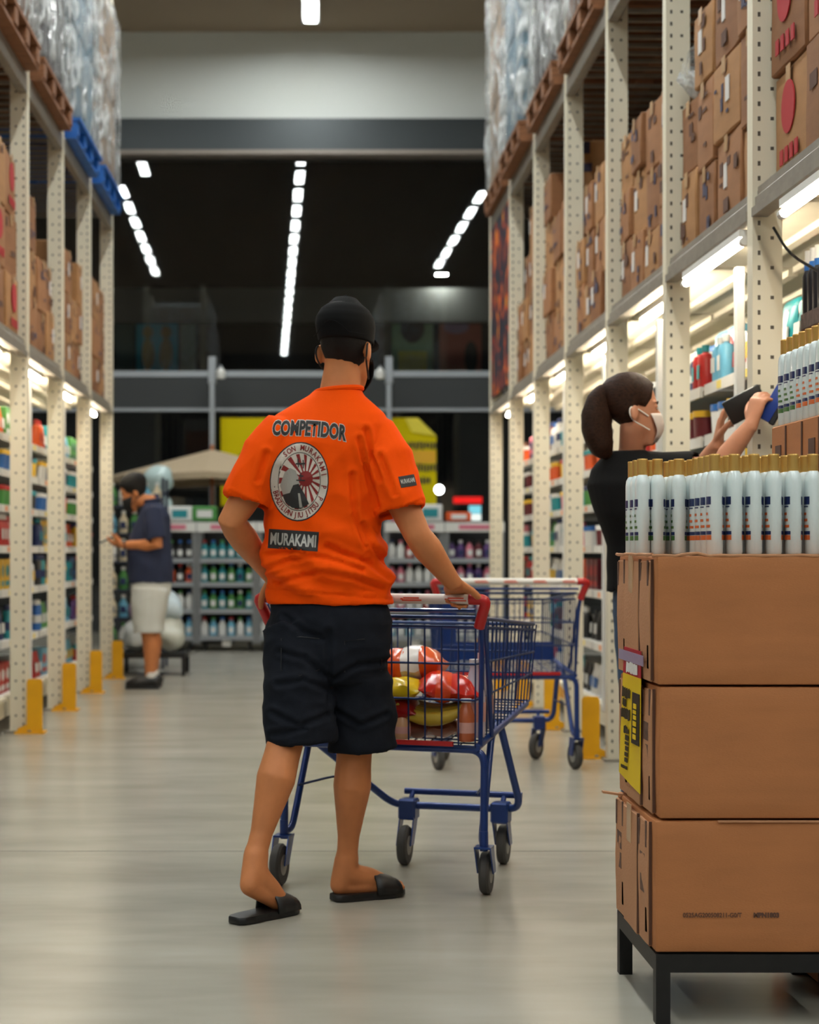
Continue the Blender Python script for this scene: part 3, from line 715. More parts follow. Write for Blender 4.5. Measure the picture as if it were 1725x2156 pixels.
# posters on the opposite facade outside
for k, (x0, x1, col, kind) in enumerate([(242, 284, (64, 84, 80), ''), (287, 374, (40, 150, 170), 'figs'), (378, 412, (110, 130, 116), ''), (826, 912, (120, 150, 110), 'face'), (926, 1014, (160, 84, 66), 'sky')]):
    Y = 33.95; a = at(x0, 788, Y); b_ = at(x1, 645, Y)
    t = thing('poster', ['narrow dark grey poster outside above the rail, nearest the left rack', 'teal poster with two figures outside above the rail', 'narrow pale green poster beside the teal one outside', 'greenish poster with a dark round head outside above the rail', 'reddish poster with a pale sky outside above the rail'][k], 'poster', (0, Y, 0))
    bm = B(); box(bm, ((a.x + b_.x) / 2, 0.03, (a.z + b_.z) / 2), (b_.x - a.x, 0.036, b_.z - a.z)); obj('printed_panel', bm, mat('poster_%s' % 'abcde'[k], col, 0.6), t)
    cx, cz, w_, h_ = (a.x + b_.x) / 2, (a.z + b_.z) / 2, b_.x - a.x, b_.z - a.z
    if kind == 'figs':
        for sx in (-.22, .22):
            bm = B(); prism(bm, rounded_poly(cx + sx * w_, cz + .12 * h_, .12 * w_, .1 * h_), 'y', -0.004, 0.008); prism(bm, rounded_poly(cx + sx * w_, cz - .2 * h_, .15 * w_, .24 * h_), 'y', -0.004, 0.008); obj('printed_figure', bm, mat('poster_ochre', (130, 110, 50), 0.6), t)
    if kind == 'face':
        bm = B(); prism(bm, rounded_poly(cx, cz + .18 * h_, .3 * w_, .22 * h_), 'y', -0.004, 0.008); obj('printed_head', bm, mat('poster_dark', (40, 32, 30), 0.6), t)
        bm = B(); box(bm, (cx, 0.005, cz - .3 * h_), (.7 * w_, .012, .28 * h_)); obj('printed_block', bm, mat('poster_yellow', (190, 180, 60), 0.6), t)
    if kind == 'sky':
        bm = B(); prism(bm, rounded_poly(cx - .1 * w_, cz + .2 * h_, .3 * w_, .1 * h_), 'y', -0.004, 0.008); obj('printed_cloud', bm, mat('poster_lilac', (150, 120, 140), 0.6), t)
        bm = B(); prism(bm, rounded_poly(cx + .25 * w_, cz - .25 * h_, .16 * w_, .24 * h_), 'y', -0.004, 0.008); obj('printed_figure', bm, MATS['poster_dark'], t)
# beam-end light on the outside fascia; two unseen lamps added to brighten the posters
def b_wall_lamp(E=110, nm='wall_lamp_glow'):
    t = thing('wall_lamp', '', 'lamp')
    bm = B(); box(bm, (0, 0, 0), (0.34, 0.16, 0.10), bev=.01); obj('lamp_housing', bm, M_BLACK, t)
    bm = B(); box(bm, (0, 0, -0.055), (0.2, 0.12, 0.012)); obj('lamp_lens', bm, mat(nm, (236, 240, 232), 0.4, emit=E), t)
    bm = B(); box(bm, (0, 0.1, 0.02), (0.05, 0.14, 0.05)); obj('bracket', bm, M_BLACK, t)
    return t
p = at(930, 572, 31.6)
for x, lab in ((p.x, 'bright wall lamp outside at the end of the reflected light row'), (-6.6, 'unseen wall lamp added outside on the opposite facade, beyond the left rack'), (8.2, 'unseen wall lamp added outside on the opposite facade, beyond the right rack')):
    place('wall_lamp' if x == p.x else 'added_wall_lamp', b_wall_lamp if x == p.x else (lambda: b_wall_lamp(420, 'added_lamp_glow')), (x, p.y, p.z), 0, lab, 'wall lamps outside')
# far display racks
M_RACKM = mat('galvanised_frame', (132, 134, 136), 0.45, 0.5)
YD = 17.9
RACKW = 0.62
def b_display(short=False):
    t = thing('display_rack', '', 'rack'); W, D, H = RACKW, 0.5, 1.36
    for sx in (-1, 1):
        for y in (0.02, D):
            bm = B(); box(bm, (sx * (W / 2 - 0.02), y, H / 2 + 0.04), (0.045, 0.04, H - 0.08)); obj('post', bm, M_RACKM, t)
    for z in (0.14, 0.42, 0.70, 0.95):
        bm = B(); box(bm, (0, D / 2, z), (W - 0.05, D, 0.02)); s_ = obj('shelf', bm, M_RACKM, t)
        bm = B(); box(bm, (0, -0.006, z), (W - 0.06, 0.012, 0.05)); obj('shelf_rail', bm, M_FRAME, s_)
    bm = B(); box(bm, (0, 0.0, 1.30), (W, 0.03, 0.10)); obj('header', bm, M_WHITE, t)
    bm = B(); box(bm, (0.02, -0.018, 1.30), (W * .6, 0.006, 0.05)); obj('header_print', bm, pm('pink'), t)
    bm = B(); box(bm, (0, D + .01, 0.7), (W - .05, 0.02, 1.2)); obj('back_panel', bm, M_BSTEEL, t)
    bm = B(); box(bm, (0, 0.02, 0.1), (0.09, 0.01, 0.1)); obj('price_sign', bm, M_WHITE, t)
    for sx in (-1, 1):
        for y in (0.08, D - .06):
            bm = B(); lathe(bm, [(0.002, -0.012), (0.035, -0.012), (0.035, 0.012), (0.002, 0.012)], 12)
            bmesh.ops.rotate(bm, cent=(0, 0, 0), matrix=Matrix.Rotation(R(90), 3, 'Y'), verts=bm.verts); bmesh.ops.translate(bm, vec=(sx * .24, y, .035), verts=bm.verts)
            box(bm, (sx * .24, y, .065), (.03, .03, .04)); obj('caster', bm, M_BLACK, t)
    return t
def b_flask(col, lab):
    def f():
        t = thing('cleaner_bottle', '', 'bottle')
        bm = B(); lathe(bm, [(0.004, 0), (0.038, 0.0), (0.04, 0.01), (0.04, 0.12), (0.018, 0.16), (0.016, 0.175), (0.004, 0.176)], 12, sy=.8); obj('bottle_body', bm, pm(col), t, True)
        bm = B(); lathe(bm, [(0.004, 0.172), (0.02, 0.172), (0.02, 0.2), (0.004, 0.202)], 10); obj('cap', bm, pm(lab), t, True)
        bm = B(); box(bm, (0, -.032, .07), (.05, .004, .06)); obj('label', bm, pm('white' if lab != 'white' else 'navy'), t)
        return t
    return f
RX = [-1.52, -0.89, -0.26, 1.08, 1.71]
names = ['partly behind the man with the phone', 'just left of the man in orange', 'mostly hidden behind the man in orange', 'to the right of the man in orange', 'next to the far end of the right rack']
shorts = ['behind the phone user', 'left of the orange shirt', 'behind the orange shirt', 'right of the orange shirt', 'by the right rack end']
sets = [['white', 'orange', 'black', 'yellow'], ['green', 'teal', 'teal', 'light blue'], ['green', 'teal', 'white', 'light blue'], ['red', 'pink', 'white', 'light blue'], ['maroon', 'purple', 'pink', 'white']]
for k, x in enumerate(RX):
    place('disp', b_display, (x, YD, 0), 0, f'grey metal display rack on casters, {names[k]}', 'display racks before the facade')
    for li, z in enumerate((0.152, 0.432, 0.712, 0.962)):
        for j in range(6):
            if k == 2 and j > 1: continue
            rnd = random.Random(k * 100 + li * 10 + j); c = rnd.choice(sets[k][:3] if li else ['white', 'white', 'light blue'])
            lb = rnd.choice(['white', 'green', 'blue', 'red']) if k < 3 else rnd.choice(['white', 'pink', 'black'])
            if lb == c: lb = 'navy'
            place(('flask', c, lb), b_flask(c, lb), (x - 0.235 + 0.094 * j, YD + 0.075, z), 0, f'{c} bottle on display rack {shorts[k]}, {ord_(li)} shelf up, {ord_(j)} along', 'bottles on the display racks')
# goods standing on top of the racks
for k, (px, py, c, h_, kind) in enumerate([(380, 1090, 'white', .16, 'box'), (432, 1090, 'green', .16, 'box'), (1, 0, '', 0, ''), (850, 1090, 'pink', .14, 'box'), (905, 1090, 'white', .18, 'box'), (965, 1090, 'orange', .1, 'box')]):
    if not kind: continue
    t = thing('goods_carton', f'{c} pack on top of the display rack, {["over the man with the phone", "beside the parasol pole", "", "under the yellow sign", "under the round lamp", "under the red sign"][k]}', 'pack', (at(px, 0, YD + .2).x, YD + .2, 1.361))
    bm = B(); box(bm, (0, 0, h_ / 2), (0.26, 0.2, h_), bev=.01); obj('pack_body', bm, pm(c), t)
    bm = B(); box(bm, (0, -.101, h_ / 2), (0.16, 0.006, h_ * .5)); obj('printed_panel', bm, pm('white' if c != 'white' else 'teal'), t)
for k, x in enumerate((-1.64, -1.62)):
    bm = B(); ball(bm, (0, 0, 0.15), 0.16, (1, .8, .95), None, 18, 12)
    for v in bm.verts: v.co += v.co.normalized() * noise.noise(v.co * 8 + Vector((k, 0, 0))) * 0.04
    mn = min(v.co.z for v in bm.verts)
    for v in bm.verts: v.co.z -= mn
    o = obj('wrapped_bundle', bm, mat('pale_film', (186, 206, 204), 0.25), None, True); o.location = (x, YD + .25, 1.361 if k == 0 else 1.655)
    tag(o, ['pale film bundle on the display rack behind the head with the black mask', 'pale film bundle stacked on the lower bundle behind the man with the phone'][k], 'bundle')
# tall dark display with pale bottles at the end of the left rack
t = thing('end_display', 'tall dark blue wire display full of pale bottles beyond the left rack', 'rack', (-1.58, 15.2, 0))
M_DKB = mat('dark_blue_frame', (34, 44, 66), 0.5)
for sx in (-1, 1):
    for y in (0, .4):
        bm = B(); box(bm, (sx * .26, y, .85), (.025, .025, 1.7)); obj('post', bm, M_DKB, t)
for z in [0.2 + .25 * i for i in range(6)]:
    bm = B(); box(bm, (0, .2, z), (.5, .4, .015)); s_ = obj('shelf', bm, M_DKB, t)
    bm = B(); tube(bm, [(-.25, 0, z + .06), (.25, 0, z + .06)], .005, 6); obj('guard_wire', bm, M_DKB, s_)
    for j in range(5):
        c = ['cream', 'green', 'white', 'cream', 'light blue'][(j + int(z * 8)) % 5]
        place(('flask', c, 'white' if c != 'white' else 'green'), b_flask(c, 'white' if c != 'white' else 'green'), (-1.58 - .2 + .1 * j, 15.27, z + .009), 0, f'{c} bottle on the dark blue display, shelf {ord_(int((z - .19) / .25))} up, {ord_(j)} along', 'bottles on the dark blue display')
# low black stand with plastic bags behind the man with the phone
def stand(name, label, x, y, W, D, H, rail=0.04, leg=0.032):
    t = thing(name, label, 'stand', (x, y, 0))
    for sx in (0, 1):
        for sy in (0, 1):
            bm = B(); box(bm, (leg / 2 + sx * (W - leg), leg / 2 + sy * (D - leg), (H - rail) / 2), (leg, leg, H - rail)); obj('leg', bm, M_BSTEEL, t)
    bm = B()
    box(bm, (W / 2, leg / 2, H - rail / 2), (W, leg, rail)); box(bm, (W / 2, D - leg / 2, H - rail / 2), (W, leg, rail))
    box(bm, (leg / 2, D / 2, H - rail / 2), (leg, D - 2 * leg, rail)); box(bm, (W - leg / 2, D / 2, H - rail / 2), (leg, D - 2 * leg, rail))
    obj('rail_frame', bm, M_BSTEEL, t)
    bm = B(); box(bm, (W / 2, D / 2, H - rail / 2), (W - 2 * leg - .002, D - 2 * leg - .002, rail * .5)); obj('top_panel', bm, M_BSTEEL, t)
    return t
stand('low_stand', 'low black steel stand under plastic bags behind the man with the phone', -1.62, 14.35, 0.56, 0.5, 0.19)
for k, (x, z, s_, c) in enumerate([(-1.20, .19, .15, (206, 210, 200)), (-1.22, .44, .13, (190, 206, 214)), (-1.45, .19, .16, (200, 204, 204)), (-1.44, .47, .12, (150, 120, 160))]):
    bm = B(); ball(bm, (0, 0, 0), s_, (1, 1, .95), None, 18, 12)
    for v in bm.verts: v.co += v.co.normalized() * noise.noise(v.co * 10 + Vector((k * 3, 0, 0))) * 0.05
    mn = min(v.co.z for v in bm.verts)
    for v in bm.verts: v.co.z -= mn
    o = obj('plastic_bag', bm, mat('bag_film_%s' % 'abcd'[k], c, 0.3), None, True); o.location = (x, 14.55, z + .001)
    tag(o, ['pale plastic bag on the low black stand, near its open end', 'bluish plastic bag stacked on the pale bag over the low stand', 'grey plastic bag on the low stand behind the legs in shorts', 'lilac plastic bag stacked on the grey bag behind the shorts'][k], 'bag', 'plastic bags on the low stand')

# ------------------------------------------------------------------ carton stack in front
FX, FY0, FY1, FW = 0.768, 3.79, 4.27, 0.46
stand('carton_stand', 'low black steel stand carrying the brown carton stack', FX - .004, FY0, FW, FY1 - FY0, 0.155)
M_FC = mat('front_cardboard', (176, 112, 64), 0.75, var=0.07, vscale=5, bump=0.22, bscale=160, stretch=(1, 1, 5))
M_FC2 = mat('front_cardboard_pale', (182, 130, 92), 0.75, var=0.06, vscale=5, bump=0.2, bscale=160, stretch=(5, 1, 1))
M_FOLD = mat('carton_fold', (84, 54, 38), 0.85)
M_PRT = mat('carton_print_grey', (98, 70, 56), 0.8, var=0.35, vscale=60)
def front_carton(i, z, h, label, sh=0.0):
    t = thing('big_carton', label, 'box', (FX + sh, FY0 + 0.004, z), 0, 'cartons of the front stack')
    D, W = FY1 - FY0 - 0.01, FW - 0.02
    bm = B(); box(bm, (W / 2, D / 2, h / 2), (W, D, h - 0.006), bev=0.005, seg=2)
    bmesh.ops.subdivide_edges(bm, edges=[e for e in bm.edges if e.calc_length() > 0.12], cuts=6, use_grid_fill=True)
    for v in bm.verts:
        n_ = noise.noise(v.co * 5 + Vector((i * 7, 0, 0)))
        if v.co.y < .01: v.co.y += n_ * 0.0025
        if v.co.x < .01: v.co.x += n_ * 0.003
        if v.co.z > h - .01: v.co.z += n_ * 0.002
    obj('carton_body', bm, M_FC, t, True)
    # the closing flaps on the end face: outer strips carry print, a paler one shows in the middle
    for nm, y0, y1, off, m in (('end_flap', 0.045, 0.155, 0.007, M_FC2), ('end_flap', 0.165, 0.335, 0.010, M_FC2), ('end_flap', 0.345, D - 0.02, 0.006, M_FC2)):
        bm = B(); box(bm, (-off / 2, (y0 + y1) / 2, h / 2 - .004), (off, y1 - y0, h - 0.02), bev=0.002)
        bmesh.ops.subdivide_edges(bm, edges=[e for e in bm.edges if e.calc_length() > 0.1], cuts=5, use_grid_fill=True)
        for v in bm.verts: v.co.x += noise.noise(v.co * 9 + Vector((i, y0 * 30, 0))) * 0.003 - 0.003 * math.sin(PI * v.co.z / h)
        obj(nm, bm, m, t, True)
    for yy, px_ in ((0.105, -.0088), (0.40, -.0078)):
        bm = B()
        for a, b_, w_ in ((.56, .70, .058), (.40, .53, .05), (.12, .30, .012), (.12, .30, .012)):
            box(bm, (px_, yy + (0 if w_ > .02 else -.04), h * (a + b_) / 2), (.002, w_, h * (b_ - a)))
        box(bm, (px_, yy + .042, h * .84), (.002, .014, h * .2)); box(bm, (px_, yy - .04, h * .86), (.002, .014, h * .2))
        obj('printed_mark', bm, M_PRT, t)
    bm = B(); box(bm, (-.0128, .25, h - .045), (.002, .05, .09)); obj('tape_strip', bm, M_TAPE, t)
    bm = B(); box(bm, (-.004, .04, h / 2), (.006, .004, h - .02)); box(bm, (-.008, .16, h / 2), (.006, .006, h - .02)); obj('fold_line', bm, M_FOLD, t)
    return t
HB = 0.297
c0 = front_carton(0, 0.156, HB, 'big brown carton at the bottom of the front stack, on the black stand', -0.004)
c1 = front_carton(1, 0.156 + HB, HB, 'big brown carton in the middle of the front stack, behind the yellow tag', 0.004)
c2 = front_carton(2, 0.156 + 2 * HB, HB - 0.006, 'big brown carton at the top of the front stack, under the shampoo bottles', 0.0)
bm = text_mesh('0525AG200508211-G0/T', 0.014, 0.9, 0.0004); bmesh.ops.transform(bm, matrix=Matrix.Translation((0.125, -.0032, .086)) @ Matrix.Rotation(R(90), 4, 'X'), verts=bm.verts); obj('date_stamp', bm, M_INK, c0)
bm = text_mesh('MPN1803', 0.014, 1.0, 0.001); bmesh.ops.transform(bm, matrix=Matrix.Translation((0.245, -.0032, .086)) @ Matrix.Rotation(R(90), 4, 'X'), verts=bm.verts); obj('date_stamp', bm, M_INK, c0)
# open rim of the top carton (cut flaps under the bottles)
bm = B(); pts = []
for k in range(19):
    x = -0.012 + (FW) * k / 18; pts.append((x, 0.004 + .002 * math.sin(k * 1.7), HB - .0075 + 0.003 * noise.noise(Vector((k * .9, 0, 0))) + (0.004 if k in (3, 4) else 0)))
tube(bm, pts, 0.0035, 6)
pts = [(-0.008 - .004 * (k % 2), 0.02 + 0.44 * k / 10, HB - .005 + .004 * noise.noise(Vector((k * 1.3, 3, 0)))) for k in range(11)]
tube(bm, pts, 0.004, 6); obj('torn_edge', bm, M_FC2, c2, True)
bm = B(); box(bm, (0.28, -0.001, -0.003), (0.3, 0.006, 0.004)); box(bm, (-0.03, 0.42, 0.0), (0.05, 0.02, 0.005), Matrix.Rotation(.15, 3, 'Y')); obj('flap_corner', bm, M_FC2, c1)
# hanging yellow tag
t = thing('price_tag', 'yellow price tag with a red top taped to the end of the front carton stack', 'sign', (FX - 0.013, 4.015, 0.0))
def curl(bm):
    for v in bm.verts:
        d = (0.82 - v.co.z); v.co.x -= 0.012 * d + 0.02 * (v.co.y / .12) * d; v.co.y += 0.06 * d
def sheet(y0, y1, z0, z1, x, cut=0):
    bm = B(); poly = [(y0, z0), (y1, z0), (y1, z1), (y0, z1)]
    if cut: poly = [(y0 + .0, z0 - .01), (y0 + .09, z0 + .0), (y1, z0 + .015), (y1, z1), (y0, z1), (y0 , z0 + .075)]
    prism(bm, poly, 'x', x - .0006, x + .0006); bmesh.ops.subdivide_edges(bm, edges=[e for e in bm.edges if e.calc_length() > .03], cuts=4, use_grid_fill=True); curl(bm); return bm
obj('yellow_sheet', sheet(-.1, .11, .50, .757, 0, 1), mat('tag_yellow', (232, 196, 20), 0.5), t)
obj('red_header', sheet(-.1, .11, .757, .82, 0), mat('tag_red', (176, 26, 44), 0.45), t)
obj('black_panel', sheet(-.095, -.015, .60, .72, -.002), mat('tag_black', (40, 34, 26), 0.5), t)
bm = B(); box(bm, (-.003, .01, .80), (.0012, .30, .024), Matrix.Rotation(0, 3, 'X')); curl(bm); obj('tape_strip', bm, mat('lilac_tape', (150, 140, 168), 0.3), t)
MTI = mat('tag_ink', (50, 38, 8), 0.6)
def side_marks(w_, h_, y, z, m, seed, x=-.003, rot=0):
    bm = mark_row(w_, h_, seed)
    bmesh.ops.transform(bm, matrix=Matrix.Translation((x, y, z)) @ Matrix.Rotation(R(-90), 4, 'Z') @ Matrix.Rotation(R(rot), 4, 'Y') @ Matrix.Scale(.25, 4, (0, 1, 0)), verts=bm.verts)
    curl(bm); obj('tag_lettering', bm, m, t)
side_marks(.085, .026, .055, .712, MTI, 1); side_marks(.04, .020, .07, .688, MTI, 2); side_marks(.085, .026, .055, .662, MTI, 3)
side_marks(.03, .020, .05, .625, MTI, 4); side_marks(.07, .034, .03, .595, MTI, 5, rot=90); side_marks(.075, .034, -.055, .66, mat('tag_yellow2', (232, 196, 20), .5), 6, -.0045, 90)
side_marks(.12, .028, .0, .775, M_WHITE, 7); side_marks(.06, .008, .05, .535, MTI, 8)

# shampoo bottles on top of the stack
M_BOT = mat('bottle_pearl', (224, 236, 236), 0.28, coat=0.3)
M_GOLD = mat('gold_cap', (216, 174, 98), 0.34, 0.6)
def b_shampoo(col):
    def f():
        t = thing('pearl_bottle', '', 'bottle')
        bm = B(); lathe(bm, [(0.003, 0.0), (0.016, 0.0), (0.018, 0.004), (0.018, 0.165), (0.0165, 0.178), (0.0125, 0.186), (0.011, 0.188), (0.003, 0.188)], 24, sx=1.0, sy=1.5); obj('bottle_body', bm, M_BOT, t, True)
        bm = B(); lathe(bm, [(0.003, 0.186), (0.0118, 0.186), (0.0124, 0.189), (0.0124, 0.222), (0.0130, 0.2235), (0.0118, 0.2265), (0.003, 0.227)], 20, sy=1.15); obj('cap', bm, M_GOLD, t, True)
        mb, mc = pm('navy'), mat('label_' + col, {'green': (70, 110, 58), 'orange': (206, 104, 52)}[col], 0.5)
        def lab(y0, y1, z0, z1, s):
            bm = B()
            def sx(y): return s * (0.0182 * math.sqrt(max(0, 1 - (y / 0.027) ** 2)) + .0004)
            N = 5; vs = [[bm.verts.new((sx(y0 + (y1 - y0) * k / N), y0 + (y1 - y0) * k / N, z)) for k in range(N + 1)] for z in (z0, z1)]
            for k in range(N): bm.faces.new((vs[0][k], vs[0][k + 1], vs[1][k + 1], vs[1][k]))
            return bm
        for s in (-1, 1):
            bm = lab(-.02, .02, .112, .130, s); obj('brand_mark', bm, mb, t)
            bm = lab(-.016, .016, .106, .109, s); obj('brand_line', bm, mb, t)
            for k in range(3):
                bm = lab(-.018 + .004 * k, .002 + .006 * k, .060 + .014 * k, .066 + .014 * k, s); obj('script_mark', bm, mc, t)
            bm = lab(-.021, .021, .044, .052, s); obj('label_band', bm, mb, t)
            bm = lab(-.021, .021, .032, .043, s); obj('label_band', bm, mc, t)
        return t
    return f
TOPZ = 0.156 + 3 * HB - 0.004
for c in range(6):
    x = FX + 0.146 + 0.0445 * c
    for r in range(6):
        place('shO', b_shampoo('orange'), (x, FY0 + 0.085 + 0.0575 * r, TOPZ), R(random.uniform(-2, 2)), f'orange-label bottle with gold cap on front stack, {ord_(c)} column from its left, {ord_(r)} row back', 'orange-label bottles on the front stack')
k = 0
for x, y in ((0.108, .285), (0.058, .35), (0.058, .29), (0.022, .35), (0.022, .29), (0.108, .345), (0.108, .405), (.058, .41), (.022, .41)):
    place('shG', b_shampoo('green'), (FX + x, FY0 + y, TOPZ), R(random.uniform(-10, -4)), f'green-label bottle with gold cap on front stack, {ord_(k)} of the loose group', 'green-label bottles on the front stack'); k += 1
# second display stack behind, by the rack
for i in range(5):
    t = thing('case_carton', f'brown case in the bottle stack by the right rack, {ord_(i)} from its bottom', 'box', (1.225, 3.98, 0.002 + .276 * i), 0, 'cases of the stack by the rack')
    bm = B(); box(bm, (.105, .285, .137), (.21, .57, .272), bev=.004); obj('carton_body', bm, M_FC, t)
    bm = B()
    for y in (.14, .285, .43): box(bm, (-.001, y, .137), (.004, .008, .26))
    box(bm, (.105, .5715, .137), (.05, .003, .26)); obj('fold_line', bm, M_FOLD, t)
    bm = B(); box(bm, (-.0015, .5, .2), (.003, .05, .04)); box(bm, (-.0015, .2, .2), (.003, .05, .04)); obj('printed_mark', bm, M_INK, t)
for c in range(3):
    for r in range(9):
        lab = 'green' if r > 5 else 'orange'
        place('shG' if lab == 'green' else 'shO', None, (1.252 + .06 * c, 4.515 - .056 * (8 - r) , 1.381), R(random.uniform(-3, 3)), f'{lab}-label bottle on the case stack by the rack, {ord_(8 - r)} from far end, {ord_(c)} row', 'bottles on the stack by the rack')

# ------------------------------------------------------------------ shopping carts
M_CBLUE = mat('cart_blue', (12, 50, 116), 0.35, 0.25, coat=0.3)
M_CWIRE = mat('cart_wire_blue', (18, 44, 92), 0.4, 0.3)
M_CRED = mat('cart_red', (176, 28, 30), 0.4)
M_GRIP = mat('grip_white', (222, 220, 214), 0.4)
M_TYRE = mat('tyre_grey', (62, 60, 58), 0.7)
M_HUB = mat('wheel_hub', (150, 148, 142), 0.5)
def add_caster(t, x, y, ztop, wx, wy):
    d = Vector((wx - x, wy - y, 0)); ang = math.atan2(d.x, d.y) if d.length > .005 else 0.0
    rot = Matrix.Rotation(-ang, 4, 'Z'); ctr = Vector((wx, wy, 0.066))
    bm = B()
    for s in (-1, 1): prism(bm, [(-.022, .0), (.022, .0), (.034 - d.length, .085), (-.026 - d.length, .085)], 'x', s * .024 - .002, s * .024 + .002)
    box(bm, (0, -d.length + .004, .085), (.052, .062, .006)); tube(bm, [(0, -d.length, .085), (0, -d.length, ztop - .066)], .014, 10)
    bmesh.ops.transform(bm, matrix=Matrix.Translation(ctr) @ rot, verts=bm.verts); f = obj('caster_fork', bm, M_CBLUE, t, True)
    def wheel(prof, m, nm):
        bm = B(); lathe(bm, prof, 26); bmesh.ops.transform(bm, matrix=Matrix.Translation(ctr) @ rot @ Matrix.Rotation(R(90), 4, 'Y'), verts=bm.verts); return obj(nm, bm, m, f, True)
    wheel([(.044, -.015), (.060, -.015), (.066, -.008), (.066, .008), (.060, .015), (.044, .015)], M_TYRE, 'tyre')
    wheel([(.003, -.017), (.03, -.016), (.045, -.010), (.045, .010), (.03, .016), (.003, .017)], M_HUB, 'hub')
def make_cart(label, loc, yaw, wheels, fy, plate=False):
    t = thing('shopping_cart', label, 'cart', loc, yaw, 'blue shopping carts')
    # basket corners: near/far, bottom/top
    def P(u, v, w):            # u -1..1 across, v 0..1 along, w 0..1 up
        hw = (0.318 + 0.004 * w) * (1 - v) + (0.290 + 0.015 * w) * v
        z0 = 0.455 + 0.075 * v; z1 = 0.848 - 0.055 * v
        return Vector((u * hw, -0.01 * w + v * (0.80 + 0.05 * w), z0 + (z1 - z0) * w))
    bm = B(); r = 0.0026
    for k in range(13): u = -1 + 2 * k / 12; tube(bm, [P(u, 0, 0), P(u, 0, .93)], r, 6); tube(bm, [P(u, 1, 0), P(u, 1, 1)], r, 6); tube(bm, [P(u, 0, 0), P(u, 1, 0)], r, 5)
    for k in range(1, 16):
        v = k / 16
        for u in (-1, 1): tube(bm, [P(u, v, 0), P(u, v, 1)], r, 6)
        tube(bm, [P(-1, v, 0), P(1, v, 0)], r, 5)
    for w_ in (0.0, 0.36, 0.64, 0.93):
        tube(bm, [P(-1, 0, w_), P(1, 0, w_), P(1, 1, w_), P(-1, 1, w_)], .0036, 6, True)
    obj('wire_mesh', bm, M_CWIRE, t, True)
    bm = B(); tube(bm, bend([P(-1, 0, 1), P(-1, 1, 1), P(1, 1, 1), P(1, 0, 1)], .05), .006, 8); tube(bm, [P(-1, 0, 1), P(1, 0, 1)], .006, 8); obj('rim', bm, M_CWIRE, t, True)
    bm = B(); box(bm, (0, -.006, .462), (.50, .012, .014)); obj('red_strip', bm, M_CRED, t)
    # handle
    hz, hy, hw = .905, -.066, .368
    bm = B(); tube(bm, [(-hw + .03, hy, hz), (hw - .03, hy, hz)], .0155, 14); h = obj('handle_grip', bm, M_GRIP, t, True)
    bm = B()
    for k in range(5):
        for j, (dx, dz, w_) in enumerate(((0, .003, .05), (.002, -.004, .062), (-.03, .0, .008))): box(bm, (-.28 + .14 * k + dx, hy - .0152 + abs(dz) * .1, hz + dz), (w_, .002, .0045))
    obj('red_print', bm, mat('grip_red_print', (206, 84, 60), 0.45), h, True)
    bm = B(); tube(bm, [(-.33, hy + .02, hz - .035), (.33, hy + .02, hz - .035)], .006, 8); obj('handle_rail', bm, M_CBLUE, t, True)
    for s in (-1, 1):
        bm = B(); tube(bm, bend([(s * (hw - .05), hy, hz), (s * (hw + .004), hy, hz), (s * (hw - .012), hy + .015, hz - .04), (s * (hw - .028), hy + .03, hz - .085)], .025), .0165, 12); obj('handle_bracket', bm, M_CRED, t, True)
        bm = B(); tube(bm, bend([(s * (hw - .02), hy + .02, hz - .05), (s * .338, .0, .76), (s * .326, .03, .455)], .04), .0075, 8); tube(bm, bend([(s * (hw - .015), hy + .03, hz - .02), (s * .338, .06, .74), (s * .324, .17, .47)], .04), .0075, 8); obj('side_bar', bm, M_CBLUE, t, True)
    # frame
    nr, nl, fl, fr = wheels   # (stem x, stem y, wheel x, wheel y)
    bm = B(); tube(bm, bend([(nl[0], nl[1], .14), (nl[0], nl[1] + .01, .445), (nr[0], nr[1] + .01, .445), (nr[0], nr[1], .14)], .05, 6), .0125, 12); obj('rear_hoop', bm, M_CBLUE, t, True)
    for st, s in ((nl, -1), (nr, 1)):
        bm = B(); tube(bm, bend([(st[0], st[1], .165), (st[0] - s * .015, st[1] + .03, .168), (s * .305, .24, .47), (s * .298, .34, .49)], .04), .0115, 10); obj('side_brace', bm, M_CBLUE, t, True)
        bm = B(); tube(bm, [(s * .322, .0, .452), (s * .288, .76, .522)], .011, 10); obj('side_rail', bm, M_CBLUE, t, True)
    bm = B(); tube(bm, bend([(-.306, .16, .465), (fl[0] - .05, fl[1] - .03, .20), (fl[0], fl[1], .192), (fr[0], fr[1], .192), (fr[0] + .07, fr[1] - .01, .2), (.302, .36, .485)], .05, 5), .0125, 12); obj('front_hoop', bm, M_CBLUE, t, True)
    bm = B(); tube(bm, [(fl[0] - .03, fl[1] + .05, .232), (fr[0] + .06, fr[1] + .05, .232)], .011, 10)
    for st in (fl, fr): tube(bm, [(st[0], st[1], .192), (st[0], st[1] + .05, .232)], .009, 8)
    obj('front_crossbar', bm, M_CBLUE, t, True)
    for st in (fl, fr):
        bm = B(); box(bm, (st[0], st[1], .18), (.06, .06, .07), bev=.006); obj('stem_block', bm, M_CBLUE, t)
    bm = B(); tube(bm, [(-.29, .08, .30), (-.24, .2, .31), (-.20, .36, .31)], .004, 6); tube(bm, [(.30, .08, .30), (.27, .3, .31)], .004, 6); obj('brace_wire', bm, M_CWIRE, t, True)
    for st, zt in ((nr, .2), (nl, .2), (fl, .16), (fr, .16)): add_caster(t, st[0], st[1], zt, st[2], st[3])
    if plate:
        bm = B(); box(bm, (.0, .36, .55), (.56, .012, .09)); obj('lower_plate', bm, M_CBLUE, t)
        bm = B(); box(bm, (-.275, .12, .66), (.075, .012, .30)); obj('upright_plate', bm, M_CBLUE, t)
    return t
